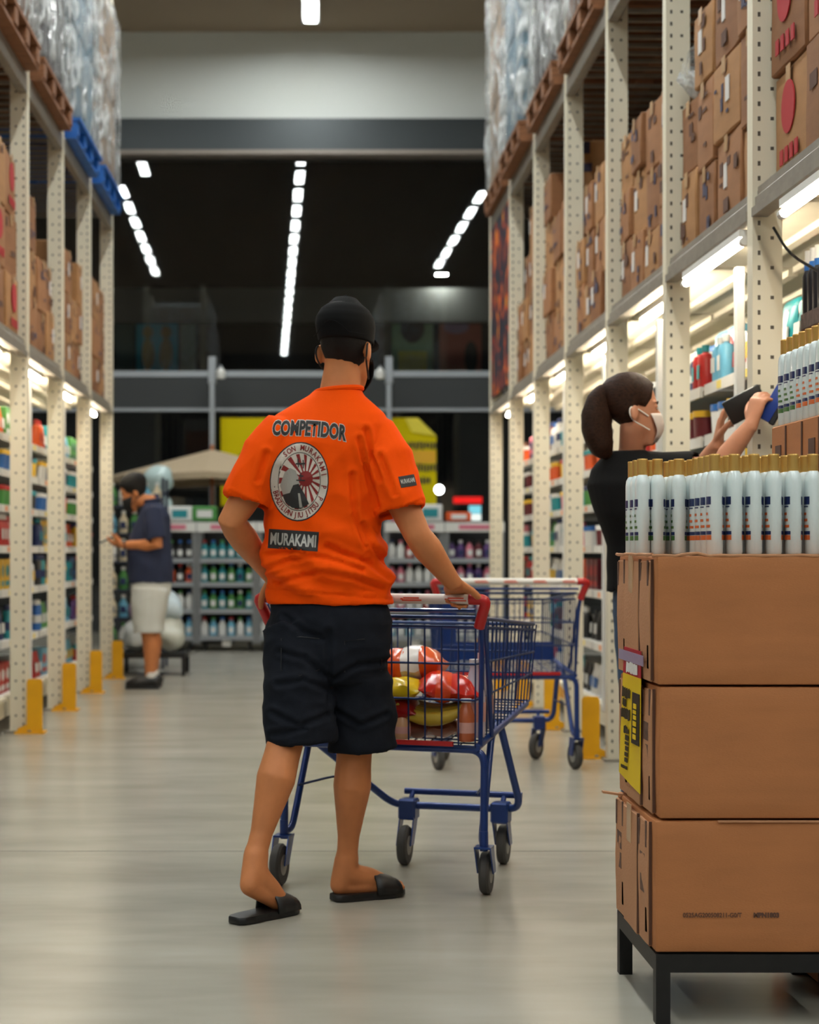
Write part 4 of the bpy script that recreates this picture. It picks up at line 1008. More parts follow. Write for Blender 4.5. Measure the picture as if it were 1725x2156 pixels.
CO, CYAW = Vector((.2, 5.30, 0)), R(-21)
cart1 = make_cart('blue shopping cart full of groceries pushed by the man in orange', CO, CYAW, [(.342, .01, .337, .06), (-.307, .0, -.303, -.05), (-.05, .49, -.046, .435), (.262, .52, .258, .57)], .5)
cart2 = make_cart('empty blue shopping cart standing farther down the aisle by the right rack', Vector((.945, 8.20, 0)), R(1.5), [(.33, .0, .325, .02), (-.33, .0, -.335, .02), (-.25, .45, -.26, .42), (.22, .45, .2, .42)], .5, True)
def incart(x, y, z):
    c, s = math.cos(CYAW), math.sin(CYAW); return (CO.x + x * c - y * s, CO.y + x * s + y * c, z)
# groceries in the cart
def pillow(name, label, cat, col, lab, size, loc, rot, crimp=True):
    t = thing(name, label, cat, incart(*loc), 0); t.rotation_euler = rot
    L, W, T = size
    bm = B(); rings = []
    for k in range(21):
        u = k / 20 * 2 - 1; f = .08 + .92 * max(0.0, 1 - (abs(u) / .93) ** 4) ** .5
        rings.append([Vector((u * L / 2, W / 2 * math.cos(a_) * (0.9 + .1 * abs(u)), T / 2 * math.sin(a_) * f)) for a_ in [2 * PI * i / 18 for i in range(18)]])
    rings_to_bm(bm, rings)
    for v in bm.verts: v.co += Vector((0, noise.noise(v.co * 22), noise.noise(v.co * 28 + Vector((5, 0, 0))))) * .011
    obj('bag_body', bm, mat('bag_%s' % str(col), col, .22), t, True)
    bm = B(); rings = []
    for k in range(5):
        u = (-.45 + .5 * k / 4); f = .08 + .92 * max(0.0, 1 - (abs(u) / .93) ** 4) ** .5
        rings.append([Vector((u * L / 2, (W / 2 * math.cos(a_) * (0.9 + .1 * abs(u))) * 1.02, T / 2 * math.sin(a_) * f * 1.04)) for a_ in [2 * PI * i / 18 for i in range(18)]])
    rings_to_bm(bm, rings)
    for v in bm.verts: v.co += Vector((0, noise.noise(v.co * 22), noise.noise(v.co * 28 + Vector((5, 0, 0))))) * .011
    obj('printed_panel', bm, mat('bagp_%s' % str(lab), lab, .25), t, True)
    return t
pillow('snack_bag', 'red snack bag lying on top of the groceries near the right side of the cart', 'bag', (206, 40, 22), (228, 74, 26), (.19, .17, .085), (.205, .105, .625), (.15, .1, R(-4)))
pillow('snack_bag', 'yellow and red snack bag lying beside the red one in the cart', 'bag', (220, 186, 30), (196, 30, 28), (.20, .13, .07), (.03, .06, .615), (.2, -.12, R(-14)))
pillow('rice_bag', 'white and orange bag lying on the pile next to the man in shorts', 'bag', (214, 86, 30), (226, 222, 216), (.24, .2, .12), (.04, .20, .68), (.1, .1, R(165)))
pillow('snack_bag', 'dark red bag under the yellow snack bag in the cart', 'bag', (140, 22, 22), (176, 30, 24), (.3, .2, .09), (-.03, .10, .555), (.1, 0, R(-18)))
pillow('snack_bag', 'orange snack bag seen between the legs of the man in orange', 'bag', (216, 96, 30), (230, 210, 190), (.2, .16, .1), (-.22, .10, .60), (.3, 0, R(-12)))
pillow('meat_tray', 'pinkish wrapped pack low in the cart beside the leg', 'pack', (196, 120, 110), (220, 214, 210), (.16, .13, .09), (-.06, .06, .525), (.5, .5, R(20)))
pillow('flour_bag', 'brown bag lying at the bottom of the cart under the bananas', 'bag', (150, 84, 56), (120, 60, 44), (.26, .2, .075), (.11, .14, .500), (0, 0, 0))
pillow('bread_bag', 'reddish brown bag at the bottom of the cart near the front leg', 'bag', (168, 84, 60), (196, 130, 96), (.2, .2, .08), (-.17, .12, .50), (0, 0, .3))
t = thing('banana_bunch', 'bunch of bananas lying in the cart under the red snack bag', 'bananas', incart(.165, .085, .535), 0); t.rotation_euler = (0, 0, R(-20))
for k in range(6):
    bm = B(); pts, rs = [], []
    for i in range(9):
        a_ = -1.05 + 2.1 * i / 8; pts.append((.115 * math.sin(a_) * 1.1, -.05 + .02 * k * .9 , .03 - .085 * (math.cos(a_) - .6) + .004 * k)); rs.append([.006, .013, .019, .021, .022, .021, .018, .012, .005][i])
    tube(bm, pts, rs, 10); obj('banana', bm, mat('banana_%d' % (k % 2), [(178, 150, 40), (150, 132, 34)][k % 2], .45), t, True)
bm = B(); tube(bm, [(.11, 0, .03), (.135, 0, .04)], [.02, .012], 8); obj('stalk', bm, mat('banana_stalk', (92, 84, 36), .7), t, True)
def bottle_in(label, x, y, z, col, capc, h=.24, r=.034):
    t = thing('drink_bottle', label, 'bottle', incart(x, y, z), 0)
    bm = B(); lathe(bm, [(.003, 0), (r * .9, 0), (r, .012), (r, h * .55), (r * .75, h * .72), (.014, h * .88), (.013, h * .93), (.003, h * .93)], 18); obj('bottle_body', bm, mat('drink_%s' % str(col), col, .25), t, True)
    bm = B(); lathe(bm, [(.003, h * .92), (.016, h * .92), (.016, h), (.003, h * 1.004)], 14); obj('cap', bm, mat('dcap_%s' % str(capc), capc, .4), t, True)
    bm = B(); lathe(bm, [(r, h * .2), (r + .0006, h * .2), (r + .0006, h * .45), (r, h * .45)], 18); obj('label', bm, mat('dlabel', (200, 150, 140), .5), t, True)
    return t
bottle_in('white bottle standing at the right side of the cart', .288, .10, .475, (198, 188, 200), (214, 210, 216))
bottle_in('clear greyish bottle standing behind the white bottle in the cart', .27, .26, .485, (150, 150, 160), (200, 200, 206))
bottle_in('short bottle with white cap and orange body near the cart corner', .28, .035, .468, (176, 92, 56), (226, 222, 216), .13, .028)
bottle_in('small white capped bottle at the bottom of the cart under the pink pack', .015, .03, .468, (206, 206, 204), (226, 222, 216), .09, .026)
bottle_in('small cream jar at the bottom of the cart beside the white cap', .075, .035, .468, (206, 160, 120), (200, 150, 110), .085, .026)

# ------------------------------------------------------------------ people
M_SKIN = mat('skin_tan', (192, 122, 76), 0.55, spec=.3, var=0.08, vscale=18)
M_SKINF = mat('skin_fair', (192, 132, 100), 0.55, var=0.06, vscale=18)
M_HAIR = mat('hair_black', (14, 11, 10), 0.6, spec=.25, bump=0.4, bscale=120, stretch=(8, 8, 1))
M_HAIRB = mat('hair_brown', (46, 26, 15), 0.5, spec=.15, var=0.5, vscale=16, stretch=(1, 9, 9), bump=0.5, bscale=70)
def limb(bm, pts, rad, n=16):     # tapered limb; rad: number or (a, b) with a along the frame's first axis
    pts = [Vector(p) for p in pts]; rings = []
    for (t, u, v), p, q in zip(frames(pts), pts, rad):
        a, b_ = q if isinstance(q, tuple) else (q, q)
        rings.append([p + u * a * math.cos(2 * PI * k / n) + v * b_ * math.sin(2 * PI * k / n) for k in range(n)])
    rings_to_bm(bm, rings)
    ball(bm, pts[0], min(rad[0]) if isinstance(rad[0], tuple) else rad[0], u=12, v=8); ball(bm, pts[-1], min(rad[-1]) if isinstance(rad[-1], tuple) else rad[-1], u=12, v=8)
def smooth_path(pts, rad, sub=4):  # Catmull-Rom through joints
    P_ = [Vector(p) for p in pts]; out, ro = [], []
    for i in range(len(P_) - 1):
        p0 = P_[max(i - 1, 0)]; p1 = P_[i]; p2 = P_[i + 1]; p3 = P_[min(i + 2, len(P_) - 1)]
        for k in range(sub):
            t = k / sub; out.append(.5 * ((2 * p1) + (p2 - p0) * t + (2 * p0 - 5 * p1 + 4 * p2 - p3) * t * t + (3 * p1 - p0 - 3 * p2 + p3) * t ** 3)); ro.append(rad[i] * (1 - t) + rad[i + 1] * t)
    out.append(P_[-1]); ro.append(rad[-1]); return out, ro
def hand(bm, wrist, d, nrm, thumb, curls, sc=1.0, thumb_curl=.5, spread=.06):
    """d: wrist to knuckles; nrm: way the palm faces; thumb: side of the thumb (+1 along d x nrm)"""
    w_ = Vector(wrist); d = Vector(d).normalized(); n_ = Vector(nrm); n_ = (n_ - d * n_.dot(d)).normalized(); s = d.cross(n_) * thumb
    L = .092 * sc; rings = []
    for u, a, b_ in ((-.02, .026, .022), (.02, .030, .020), (.05, .038, .017), (.08, .042, .0145), (.095, .040, .012)):
        c = w_ + d * u * sc
        rings.append([c + s * a * sc * math.cos(2 * PI * k / 16) + n_ * b_ * sc * math.sin(2 * PI * k / 16) for k in range(16)])
    rings_to_bm(bm, rings)
    for i, (off, ln) in enumerate(((.030, .074), (.0105, .083), (-.009, .077), (-.0275, .060))):
        p = w_ + d * (.084 - .004 * abs(i - 1)) * sc + s * off * sc; ang = 0; pts, rs = [p - d * .02 * sc, p], [.0085 * sc, .0095 * sc]
        dd0 = (d + s * spread * (1.5 - i)).normalized()
        for j, f in enumerate((.45, .31, .24)):
            ang += curls[i][j] if isinstance(curls[i], (list, tuple)) else curls[i]
            dd = dd0 * math.cos(ang) + n_ * math.sin(ang); p = p + dd * ln * f * sc; pts.append(p); rs.append((.0092 - .0011 * j) * sc)
        limb(bm, pts, rs, 10)
    p = w_ + d * .022 * sc + s * .022 * sc; dd = (d * .55 + s * .75 + n_ * .35).normalized(); pts, rs = [p - dd * .01, p], [.014 * sc, .0145 * sc]
    for j, f in enumerate((.040, .032, .026)):
        dd = (dd * math.cos(thumb_curl * j * .6) + (d * .7 + n_ * .7).normalized() * math.sin(thumb_curl * j * .6)).normalized(); p = p + dd * f * sc; pts.append(p); rs.append((.0125 - .0012 * j) * sc)
    limb(bm, pts, rs, 10)
HEADP = [(-.02, .052, .020, .022), (.02, .058, .040, .040), (.05, .042, .052, .060), (.08, .026, .060, .076), (.115, .012, .0665, .090), (.15, .003, .071, .097), (.185, -.005, .0735, .0985), (.21, -.008, .070, .092), (.235, -.010, .056, .074), (.252, -.010, .034, .045), (.258, -.010, .010, .014)]
def head_frame(base, yaw, pitch=0.0, roll=0.0, sc=1.0):
    """base: under the chin line on the neck axis; yaw 0 looks along +Y, positive turns to -X"""
    return Matrix.Translation(base) @ Matrix.Rotation(yaw, 4, 'Z') @ Matrix.Rotation(roll, 4, 'Y') @ Matrix.Rotation(pitch, 4, 'X') @ Matrix.Scale(sc, 4)
def head(bm, F):
    b2 = B()
    rings_to_bm(b2, [[Vector((a * math.cos(t_), yc + b_ * math.sin(t_) * (1.0 if math.sin(t_) < 0 else 1.0), z)) for t_ in [2 * PI * k / 28 for k in range(28)]] for z, yc, a, b_ in HEADP])
    rings_to_bm(b2, [[Vector((x0 + a * math.cos(t_), y + .6 * a * math.sin(t_), z)) for t_ in [2 * PI * k / 10 for k in range(10)]] for z, y, a, x0 in ((.135, .092, .007, 0), (.11, .102, .010, 0), (.088, .110, .015, 0), (.078, .104, .016, 0), (.072, .096, .010, 0))])
    for s in (-1, 1):
        ball(b2, (s * .078, -.012, .105), .031, (.32, .68, 1.05), Matrix.Rotation(s * .35, 3, 'Z') @ Matrix.Rotation(-.2, 3, 'X'))
        ball(b2, (s * .032, .088, .125), .014, (1.3, .5, .6)); ball(b2, (s * .030, .082, .142), .020, (1.3, .5, .35))
    ball(b2, (0, .094, .052), .022, (1.1, .5, .35))
    bmesh.ops.transform(b2, matrix=F, verts=b2.verts)
    me = bpy.data.meshes.new('h'); b2.to_mesh(me); b2.free(); bm.from_mesh(me); bpy.data.meshes.remove(me)
def face_bits(t, F, hairm):
    for s in (-1, 1):
        bm = B(); ball(bm, (s * .031, .089, .120), .0095, (1.2, .6, .75)); bmesh.ops.transform(bm, matrix=F, verts=bm.verts); e = obj('eye', bm, mat('eye_white', (220, 214, 206), .3), t, True)
        bm = B(); ball(bm, (s * .031, .0935, .120), .0052, (1, .5, 1)); bmesh.ops.transform(bm, matrix=F, verts=bm.verts); obj('iris', bm, mat('iris_dark', (40, 26, 20), .3), e, True)
        bm = B(); tube(bm, [(s * .016, .099, .137), (s * .032, .097, .143), (s * .05, .083, .139)], [.003, .0038, .002], 6); bmesh.ops.transform(bm, matrix=F, verts=bm.verts); obj('eyebrow', bm, hairm, t, True)
def shell(name, F, zs, m, t, grow, ang=None, n=36, hole=False):
    """shell over the head profile; ang = (from, to) keeps a sector (face forward = 90 degrees)"""
    def prof(z):
        for (z0, y0, a0, b0), (z1, y1, a1, b1) in zip(HEADP, HEADP[1:]):
            if z0 <= z <= z1:
                u = (z - z0) / (z1 - z0); return y0 + (y1 - y0) * u, a0 + (a1 - a0) * u, b0 + (b1 - b0) * u
        return HEADP[-1][1:]
    bm = B(); rows = []
    a0, a1 = ang if ang else (0, 2 * PI)
    for z in zs:
        y, a, b_ = prof(min(z, .2575)); g = grow(z) if callable(grow) else grow
        rows.append([bm.verts.new(Vector(((a + g) * math.cos(a0 + (a1 - a0) * k / n), y + (b_ + g) * math.sin(a0 + (a1 - a0) * k / n), z + (g if z > .25 else 0)))) for k in range(n + (1 if ang else 0))])
    N = len(rows[0])
    for r0, r1 in zip(rows, rows[1:]):
        for k in range(N - (1 if ang else 0)): bm.faces.new((r0[k], r0[(k + 1) % N], r1[(k + 1) % N], r1[k]))
    if not ang: bm.faces.new(rows[-1])
    bmesh.ops.transform(bm, matrix=F, verts=bm.verts)
    o = obj(name, bm, m, t, 'all'); md = o.modifiers.new('s', 'SOLIDIFY'); md.thickness = .003; md.offset = -1
    return o
def hair_shell(name, F, low, m, t, grow, n=44, rows=12, parting=0.0):
    """hair over the head down to a hairline that depends on the angle (90 degrees is the face)"""
    def prof(z):
        for (z0, y0, a0, b0), (z1, y1, a1, b1) in zip(HEADP, HEADP[1:]):
            if z0 <= z <= z1:
                u = (z - z0) / (z1 - z0); return y0 + (y1 - y0) * u, a0 + (a1 - a0) * u, b0 + (b1 - b0) * u
        return HEADP[-1][1:]
    bm = B(); rw = []
    for r in range(rows + 1):
        row = []
        for k in range(n):
            t_ = 2 * PI * k / n; z = low(math.degrees(t_)); z = z + (.2575 - z) * (r / rows) ** .8
            y, a, b_ = prof(z); g = grow * min(1, .25 + r * .4); st = noise.noise(Vector((k * .9, r * .12, 0))) * .0022
            row.append(bm.verts.new(Vector(((a + g + st) * math.cos(t_), y + (b_ + g + st) * math.sin(t_), z + g * (r / rows) ** 3))))
        rw.append(row)
    for r0, r1 in zip(rw, rw[1:]):
        for k in range(n): bm.faces.new((r0[k], r0[(k + 1) % n], r1[(k + 1) % n], r1[k]))
    bm.faces.new(rw[-1]); bmesh.ops.transform(bm, matrix=F, verts=bm.verts)
    o = obj(name, bm, m, t, 'all'); md = o.modifiers.new('s', 'SOLIDIFY'); md.thickness = .004; md.offset = -1
    return o
def lerp_table(tab):
    def f(d):
        for (d0, z0), (d1, z1) in zip(tab, tab[1:]):
            if d0 <= d <= d1: u = (d - d0) / (d1 - d0); u = u * u * (3 - 2 * u); return z0 + (z1 - z0) * u
        return tab[-1][1]
    return f
HL_MAN = lerp_table([(0, .115), (25, .13), (45, .175), (65, .195), (115, .195), (135, .175), (155, .13), (180, .115), (200, .075), (235, .050), (270, .045), (305, .050), (340, .075), (360, .115)])
HL_WOM = lerp_table([(0, .135), (15, .125), (35, .15), (60, .198), (90, .205), (120, .198), (145, .15), (165, .125), (180, .135), (200, .085), (240, .055), (270, .05), (300, .055), (340, .085), (360, .135)])
def cavity_limb(bm, pts, rads, wall=.012, depth=.05, n=20, a_axis=None):
    """sleeve or trouser leg with an open, hollow end"""
    pts = [Vector(p) for p in pts]; rings = []
    fr = frames(pts)
    for (t_, u, v), p, q in zip(fr, pts, rads):
        a, b_ = q if isinstance(q, tuple) else (q, q); rings.append([p + u * a * math.cos(2 * PI * k / n) + v * b_ * math.sin(2 * PI * k / n) for k in range(n)])
    t_, u, v = fr[-1]; q = rads[-1]; a, b_ = q if isinstance(q, tuple) else (q, q)
    for dd, w_ in ((0, wall), (-depth, wall + .002)):
        c = pts[-1] + t_ * dd; rings.append([c + u * (a - w_) * math.cos(2 * PI * k / n) + v * (b_ - w_) * math.sin(2 * PI * k / n) for k in range(n)])
    rings_to_bm(bm, rings)
def folds(seed, amp, f):
    def g(co, n_):
        q = f(co)
        w_ = noise.noise(Vector((q[0], q[1], q[2])) + Vector((seed, 0, 0))); r_ = 1 - abs(noise.noise(Vector((q[0] * .6, q[1] * .6, q[2] * .6)) + Vector((0, seed, 3))) * 2.2)
        return co + n_ * amp * (w_ * .7 + max(-.6, r_) * .6)
    return g
def slide(t, heel, toe, wd, lift=0.0, label=None, heel_h=0.0):
    """sandal: sole with footbed and a broad strap"""
    heel, toe = Vector(heel), Vector(toe); d = (toe - heel); L = d.length; d.normalize(); s = Vector((d.y, -d.x, 0)).normalized(); up = s.cross(d)
    prof = [(0, .45), (.06, .72), (.2, .80), (.4, .74), (.6, .92), (.8, 1.0), (.92, .8), (1.0, .38)]
    left = [heel + d * L * u + s * wd * w_ for u, w_ in prof]; right = [heel + d * L * u - s * wd * w_ for u, w_ in reversed(prof)]
    bm = B(); out = left + right
    rings_to_bm(bm, [[p for p in out], [p + up * .020 for p in out]])
    c = heel + d * L * .5
    bmesh.ops.bevel(bm, geom=list(bm.edges), offset=.003, segments=1, affect='EDGES')
    o = obj('sandal_sole', bm, M_BLACK, t, True)
    bm = B(); rings = []
    for k in range(11):
        a_ = PI * k / 10; w_ = wd * 1.06; hgt = .062
        for_ = [(u, hgt * (1.0 if u < .6 else .95 if u < .7 else .8 if u < .85 else .58)) for u in (.54, .66, .79, .90)]
        rings.append([heel + d * L * u + s * math.cos(a_) * w_ + up * (.014 + h_ * math.sin(a_) ** .8) for u, h_ in for_])
    vr = [[bm.verts.new(p) for p in r] for r in rings]
    for r0, r1 in zip(vr, vr[1:]):
        for k in range(3): bm.faces.new((r0[k], r0[k + 1], r1[k + 1], r1[k]))
    q = obj('sandal_strap', bm, M_BLACK, o, 'all'); q.modifiers.new('s', 'SOLIDIFY').thickness = .006
    return o
def foot(bm, ankle, heel, ball_, toe, wd=.042, rise=.05):
    ankle, heel, ball_, toe = map(Vector, (ankle, heel, ball_, toe))
    limb(bm, [ankle + (heel - ankle) * .2 + Vector((0, 0, .01)), heel + (ankle - heel) * .45, heel + Vector((0, 0, .006))], [.034, .034, .031])
    p, r = smooth_path([ankle, heel * .45 + ankle * .45 + ball_ * .1, heel * .35 + ball_ * .65 + Vector((0, 0, .022)), ball_ + Vector((0, 0, .006)), toe], [.036, .038, .034, .028, .016]); limb(bm, p, r)
    d = (toe - ball_).normalized(); s = Vector((d.y, -d.x, 0)).normalized()
    limb(bm, [heel + Vector((0, 0, .002)), heel * .5 + ball_ * .5 + s * .008, ball_], [.028, .024, .026]); limb(bm, [heel, heel * .45 + ball_ * .55 - s * .016, ball_ - s * .018], [.026, .022, .022]); limb(bm, [heel * .5 + ball_ * .5, ball_ + s * .018, ball_ + s * .014 + d * .03], [.022, .022, .016])
    for k, (o_, l_) in enumerate(((.024, .050), (.010, .048), (-.002, .043), (-.014, .036), (-.025, .028))):
        a = ball_ + s * o_ * 1.0; limb(bm, [a, a + d * l_ * .6, a + d * l_], [.012, .0105 if k else .013, .008 if k else .011], 10)

# ---- the man in orange
man = thing('person', 'man in orange T-shirt, dark shorts, black cap and slides pushing the full cart', 'person', (.06, 5.1, 0))
ML = Matrix.Translation((-.06, -5.1, 0))
def local(bm): bmesh.ops.transform(bm, matrix=ML, verts=bm.verts); return bm
YT = 5.08
def w2(px, py, Y): return at(px, py, Y)
HF = head_frame((.098, 5.085, 1.532), R(-24), R(-4), R(0), 1.0)
bm = B(); head(bm, HF)
TY = R(-14)      # the torso is turned a little to his right
rings_to_bm(bm, [ering((cx, cy, z), a, b_, TY, 24) for z, cx, cy, a, b_ in ((.80, .05, YT + .02, .150, .105), (.92, .05, YT + .02, .148, .10), (1.05, .035, YT + .01, .140, .098), (1.2, .03, YT, .150, .105), (1.34, .038, YT, .165, .105), (1.42, .055, YT + .005, .150, .088), (1.48, .068, YT + .01, .09, .068), (1.52, .082, YT + .012, .060, .060), (1.60, .094, YT + .018, .056, .058), (1.66, .098, YT + .02, .055, .06))])
# arms
SL, EL, WL = w2(585, 895, 5.06), w2(486, 1098, 5.03), Vector((-.118, 5.285, .965))
SR, ER, WR = w2(800, 905, 5.06), w2(880, 1128, 5.00), w2(953, 1226, 5.055)
for a, e, w_ in ((SL + Vector((.02, .0, -.03)), EL, WL), (SR + Vector((-.02, 0, -.03)), ER, WR)):
    m1 = a.lerp(e, .55); m2 = e.lerp(w_, .3)
    limb(bm, [a, a.lerp(e, .3), m1, a.lerp(e, .85), e, e.lerp(w_, .12), m2, e.lerp(w_, .65), w_], [.042, .050, .049, .043, .040, .042, .0435, .034, .0265])
heading = Vector((math.sin(R(21)), math.cos(R(21)), 0)); axis = Vector((math.cos(R(21)), -math.sin(R(21)), 0))
HC = Vector((CO.x, CO.y, .905)) + heading * -.066
GR = HC + axis * .272 + Vector((0, 0, .016)); GL = HC + axis * -.29 + Vector((0, 0, .016))
hand(bm, WR + Vector((.006, .01, -.004)), GR - WR + heading * .012 + Vector((.0, 0, .012)), Vector((-.10, -.45, -1)), -1, [(.75, 1.1, .8), (.85, 1.15, .8), (.95, 1.2, .8), (1.0, 1.2, .8)], .98, .5, .03)
hand(bm, WL, GL - WL + heading * .02 + Vector((0, 0, .012)), Vector((.2, -.3, -1)), 1, [(.75, 1.1, .8), (.85, 1.15, .8), (.95, 1.2, .8), (1.0, 1.2, .8)], .98, .5, .03)
# legs
KL, AL = w2(602, 1560, 5.00), w2(540, 1795, 4.90)
KR, AR = w2(747, 1575, 5.12), w2(731, 1805, 5.15)
HLt, HRt = Vector((-.035, YT, .80)), Vector((.125, YT + .03, .80))
for h_, k_, a_, out in ((HLt, KL, AL, -1), (HRt, KR, AR, 1)):
    calf = k_.lerp(a_, .34) + Vector((0, -.018, 0))
    limb(bm, [h_, h_.lerp(k_, .4), h_.lerp(k_, .8), k_, k_.lerp(a_, .14) + Vector((0, -.006, 0)), calf, k_.lerp(a_, .58) + Vector((0, -.006, 0)), k_.lerp(a_, .82), a_], [.080, .074, .060, .0535, .0535, .0575, .045, .033, .032])
HEL, BAL, TOL = w2(527, 1868, 4.86), w2(590, 1902, 4.93), w2(618, 1908, 4.965)
foot(bm, AL, HEL, BAL, TOL)
HER, BAR, TOR = w2(716, 1868, 5.145), w2(808, 1872, 5.20), w2(840, 1874, 5.215)
HER.z = .040; BAR.z = .034; TOR.z = .030
foot(bm, AR, HER, BAR, TOR)
remeshed('body', local(bm), .0052, M_SKIN, man, 5)
# slides
bm = None
M_SOLE = M_BLACK
for hl, to in ((w2(492, 1920, 4.80), w2(622, 1917, 4.985)), (w2(700, 1892, 5.12), w2(848, 1887, 5.225))):
    hl = hl.copy(); to = to.copy(); hl.z = .002; to.z = .002
    d_ = (to - hl).normalized()
    slide(man, ML @ hl, ML @ to, .046)
# T-shirt
bm = B()
rings_to_bm(bm, [ering((cx, YT + .005 + dy, z), a, b_, TY, 32) for z, cx, dy, a, b_ in ((1.0, .046, .01, .176, .118), (.93, .052, .015, .188, .134), (.892, .056, .018, .192, .140), (.896, .056, .018, .178, .126), (.96, .05, .01, .17, .118), (1.0, .046, .01, .10, .06))])
rings_to_bm(bm, [ering((cx, YT + dy, z), a, b_, TY, 32) for z, cx, dy, a, b_ in ((.93, .050, .015, .186, .134), (1.0, .042, .01, .186, .132), (1.08, .034, .005, .180, .126), (1.18, .026, .0, .174, .124), (1.28, .026, 0, .176, .126), (1.36, .034, .0, .186, .126), (1.42, .046, .003, .188, .112), (1.455, .054, .006, .168, .096), (1.485, .064, .008, .125, .082), (1.512, .074, .010, .084, .072), (1.530, .080, .012, .070, .066))])
CLf, CRt = w2(519, 1058, 5.035), w2(843, 1078, 5.01)
cavity_limb(bm, [SL + Vector((.06, .01, -.03)), SL + Vector((0, 0, -.022)), SL.lerp(CLf, .35), SL.lerp(CLf, .7), CLf], [(.045, .045), (.060, .066), (.077, .074), (.076, .074), (.072, .070)], .010, .07)
cavity_limb(bm, [SR + Vector((-.06, .01, -.03)), SR + Vector((0, 0, -.02)), SR.lerp(CRt, .35), SR.lerp(CRt, .7), CRt], [(.045, .045), (.062, .066), (.079, .076), (.080, .076), (.077, .074)], .010, .07)
bmesh.ops.transform(bm, matrix=ML, verts=bm.verts)
def crease_set(lines, Y, depth, width):
    segs = []
    for ln in lines:
        p = [ML @ w2(px, py, Y) for px, py in ln]
        for i, (a, b_) in enumerate(zip(p, p[1:])): segs.append((a.x, a.z, b_.x, b_.z))
    def f(x, z):
        best = 0.0
        for ax, az, bx, bz in segs:
            dx, dz = bx - ax, bz - az; t_ = max(0, min(1, ((x - ax) * dx + (z - az) * dz) / (dx * dx + dz * dz)))
            px_, pz_ = x - ax - dx * t_, z - az - dz * t_; d2 = px_ * px_ + pz_ * pz_
            if d2 > (4 * width) ** 2: continue
            q_ = d2 / width ** 2; v = -math.exp(-q_) + .55 * math.exp(-((math.sqrt(q_) - 1.7) ** 2)) * (1 if pz_ > 0 else .7)
            if abs(v) > abs(best): best = v
        return best * depth
    return f
shirt_cr = crease_set([[(560, 1168), (620, 1161), (690, 1176), (765, 1200)], [(556, 1200), (605, 1180), (655, 1172)], [(822, 1218), (775, 1184), (725, 1166), (690, 1150)], [(818, 1190), (785, 1150), (765, 1105)], [(808, 1240), (745, 1216), (665, 1203)],
    [(772, 1150), (748, 1085), (742, 1000)], [(794, 1065), (772, 985), (757, 925)], [(585, 1228), (640, 1212), (668, 1206)], [(560, 955), (545, 1010)], [(800, 960), (830, 1040)], [(770, 905), (782, 960), (800, 1010)]], 4.97, .0095, .0085)
hem_cr = crease_set([[(545, 1240), (690, 1250), (830, 1264)], [(484, 1034), (520, 1052), (556, 1064)], [(802, 1084), (850, 1070), (890, 1052)]], 4.97, .0035, .004)
def shirt_fold(co, n_):
    co = shirt_fold0(co, n_)
    if n_.y < .1: co = co + n_ * (shirt_cr(co.x, co.z) + hem_cr(co.x, co.z))
    return co
def shirt_fold0(co, n_):
    x, y, z = co
    zz = z
    low = max(0, min(1, (1.17 - zz) / .14)) * max(0.15, min(1, (zz - .88) / .06))
    s1 = math.sin(62 * (zz + .28 * x + .05 * math.sin(9 * x + 1))  + 3.0 * noise.noise(Vector((x * 5, y * 5, zz * 4)))) * .010 * low
    up_ = max(0, min(1, (zz - 1.1) / .12)) * max(0, min(1, (1.42 - zz) / .1))
    s2 = noise.noise(Vector((x * 15 + zz * 5, y * 6, zz * 3.0))) * .015 * up_
    rg = 1 - abs(noise.noise(Vector((x * 8 - zz * 6, y * 4, zz * 5 + x * 7))) * 2.4)
    s3 = max(-.4, rg) * .009 * max(low, up_ * .7)
    return co + n_ * (s1 + s2 + s3)
M_ORANGE = mat('orange_cotton', (242, 80, 0), 0.85, spec=0.12, bump=0.08, bscale=300)
shirt = remeshed('t_shirt', bm, .0060, M_ORANGE, man, 6, shirt_fold)
bm = B(); tube(bm, [(ML @ Vector((.082 + .068 * math.cos(a_ + TY), YT + .012 + .064 * math.sin(a_ + TY), 1.528 + .006 * math.cos(a_)))) for a_ in [2 * PI * k / 28 for k in range(28)]], .008, 8, True); obj('collar', bm, M_ORANGE, shirt, True)
dg = bpy.context.evaluated_depsgraph_get()
bmt = B(); bmt.from_mesh(shirt.data); BV = BVHTree.FromBMesh(bmt); bmt.free()
def print_at(name, bm, px, py, m, off, rot=0, mx=.011):
    p = ML @ w2(px, py, 4.97)
    M2 = Matrix.Translation(p) @ Matrix.Rotation(R(90), 4, 'X') @ Matrix.Rotation(R(rot), 4, 'Z')
    return decal(name, bm, BV, M2, (0, 1, 0), off, m, shirt, mx)
K = 4.97 / FPX
M_PALE = mat('print_pale', (206, 196, 184), .7); M_DKP = mat('print_dark', (30, 28, 28), .7); M_GREYP = mat('print_grey', (150, 146, 138), .7); M_DRED = mat('print_red', (128, 24, 20), .7)
def arc(bm, amt):
    for v in bm.verts: v.co.y -= amt * (v.co.x / .09) ** 2 * .01
    return bm
bm = arc(text_mesh('COMPETIDOR', .060, .56, .0048), .5); print_at('print_outline', bm, 651, 903, M_PALE, .0012, -5)
bm = arc(text_mesh('COMPETIDOR', .060, .56, .0026), .5); print_at('print_lettering', bm, 651, 903, M_DKP, .0024, -5)
def disc(rx, ry, n=40, cx=0, cy=0, a0=0, a1=2 * PI):
    bm = B(); bm.faces.new([bm.verts.new((cx + rx * math.cos(a0 + (a1 - a0) * k / n), cy + ry * math.sin(a0 + (a1 - a0) * k / n), 0)) for k in range(n)]); return bm
def poly(pts):
    bm = B(); bm.faces.new([bm.verts.new((x, y, 0)) for x, y in pts]); return bm
EX, EY, ER_ = 630, 1014, -3
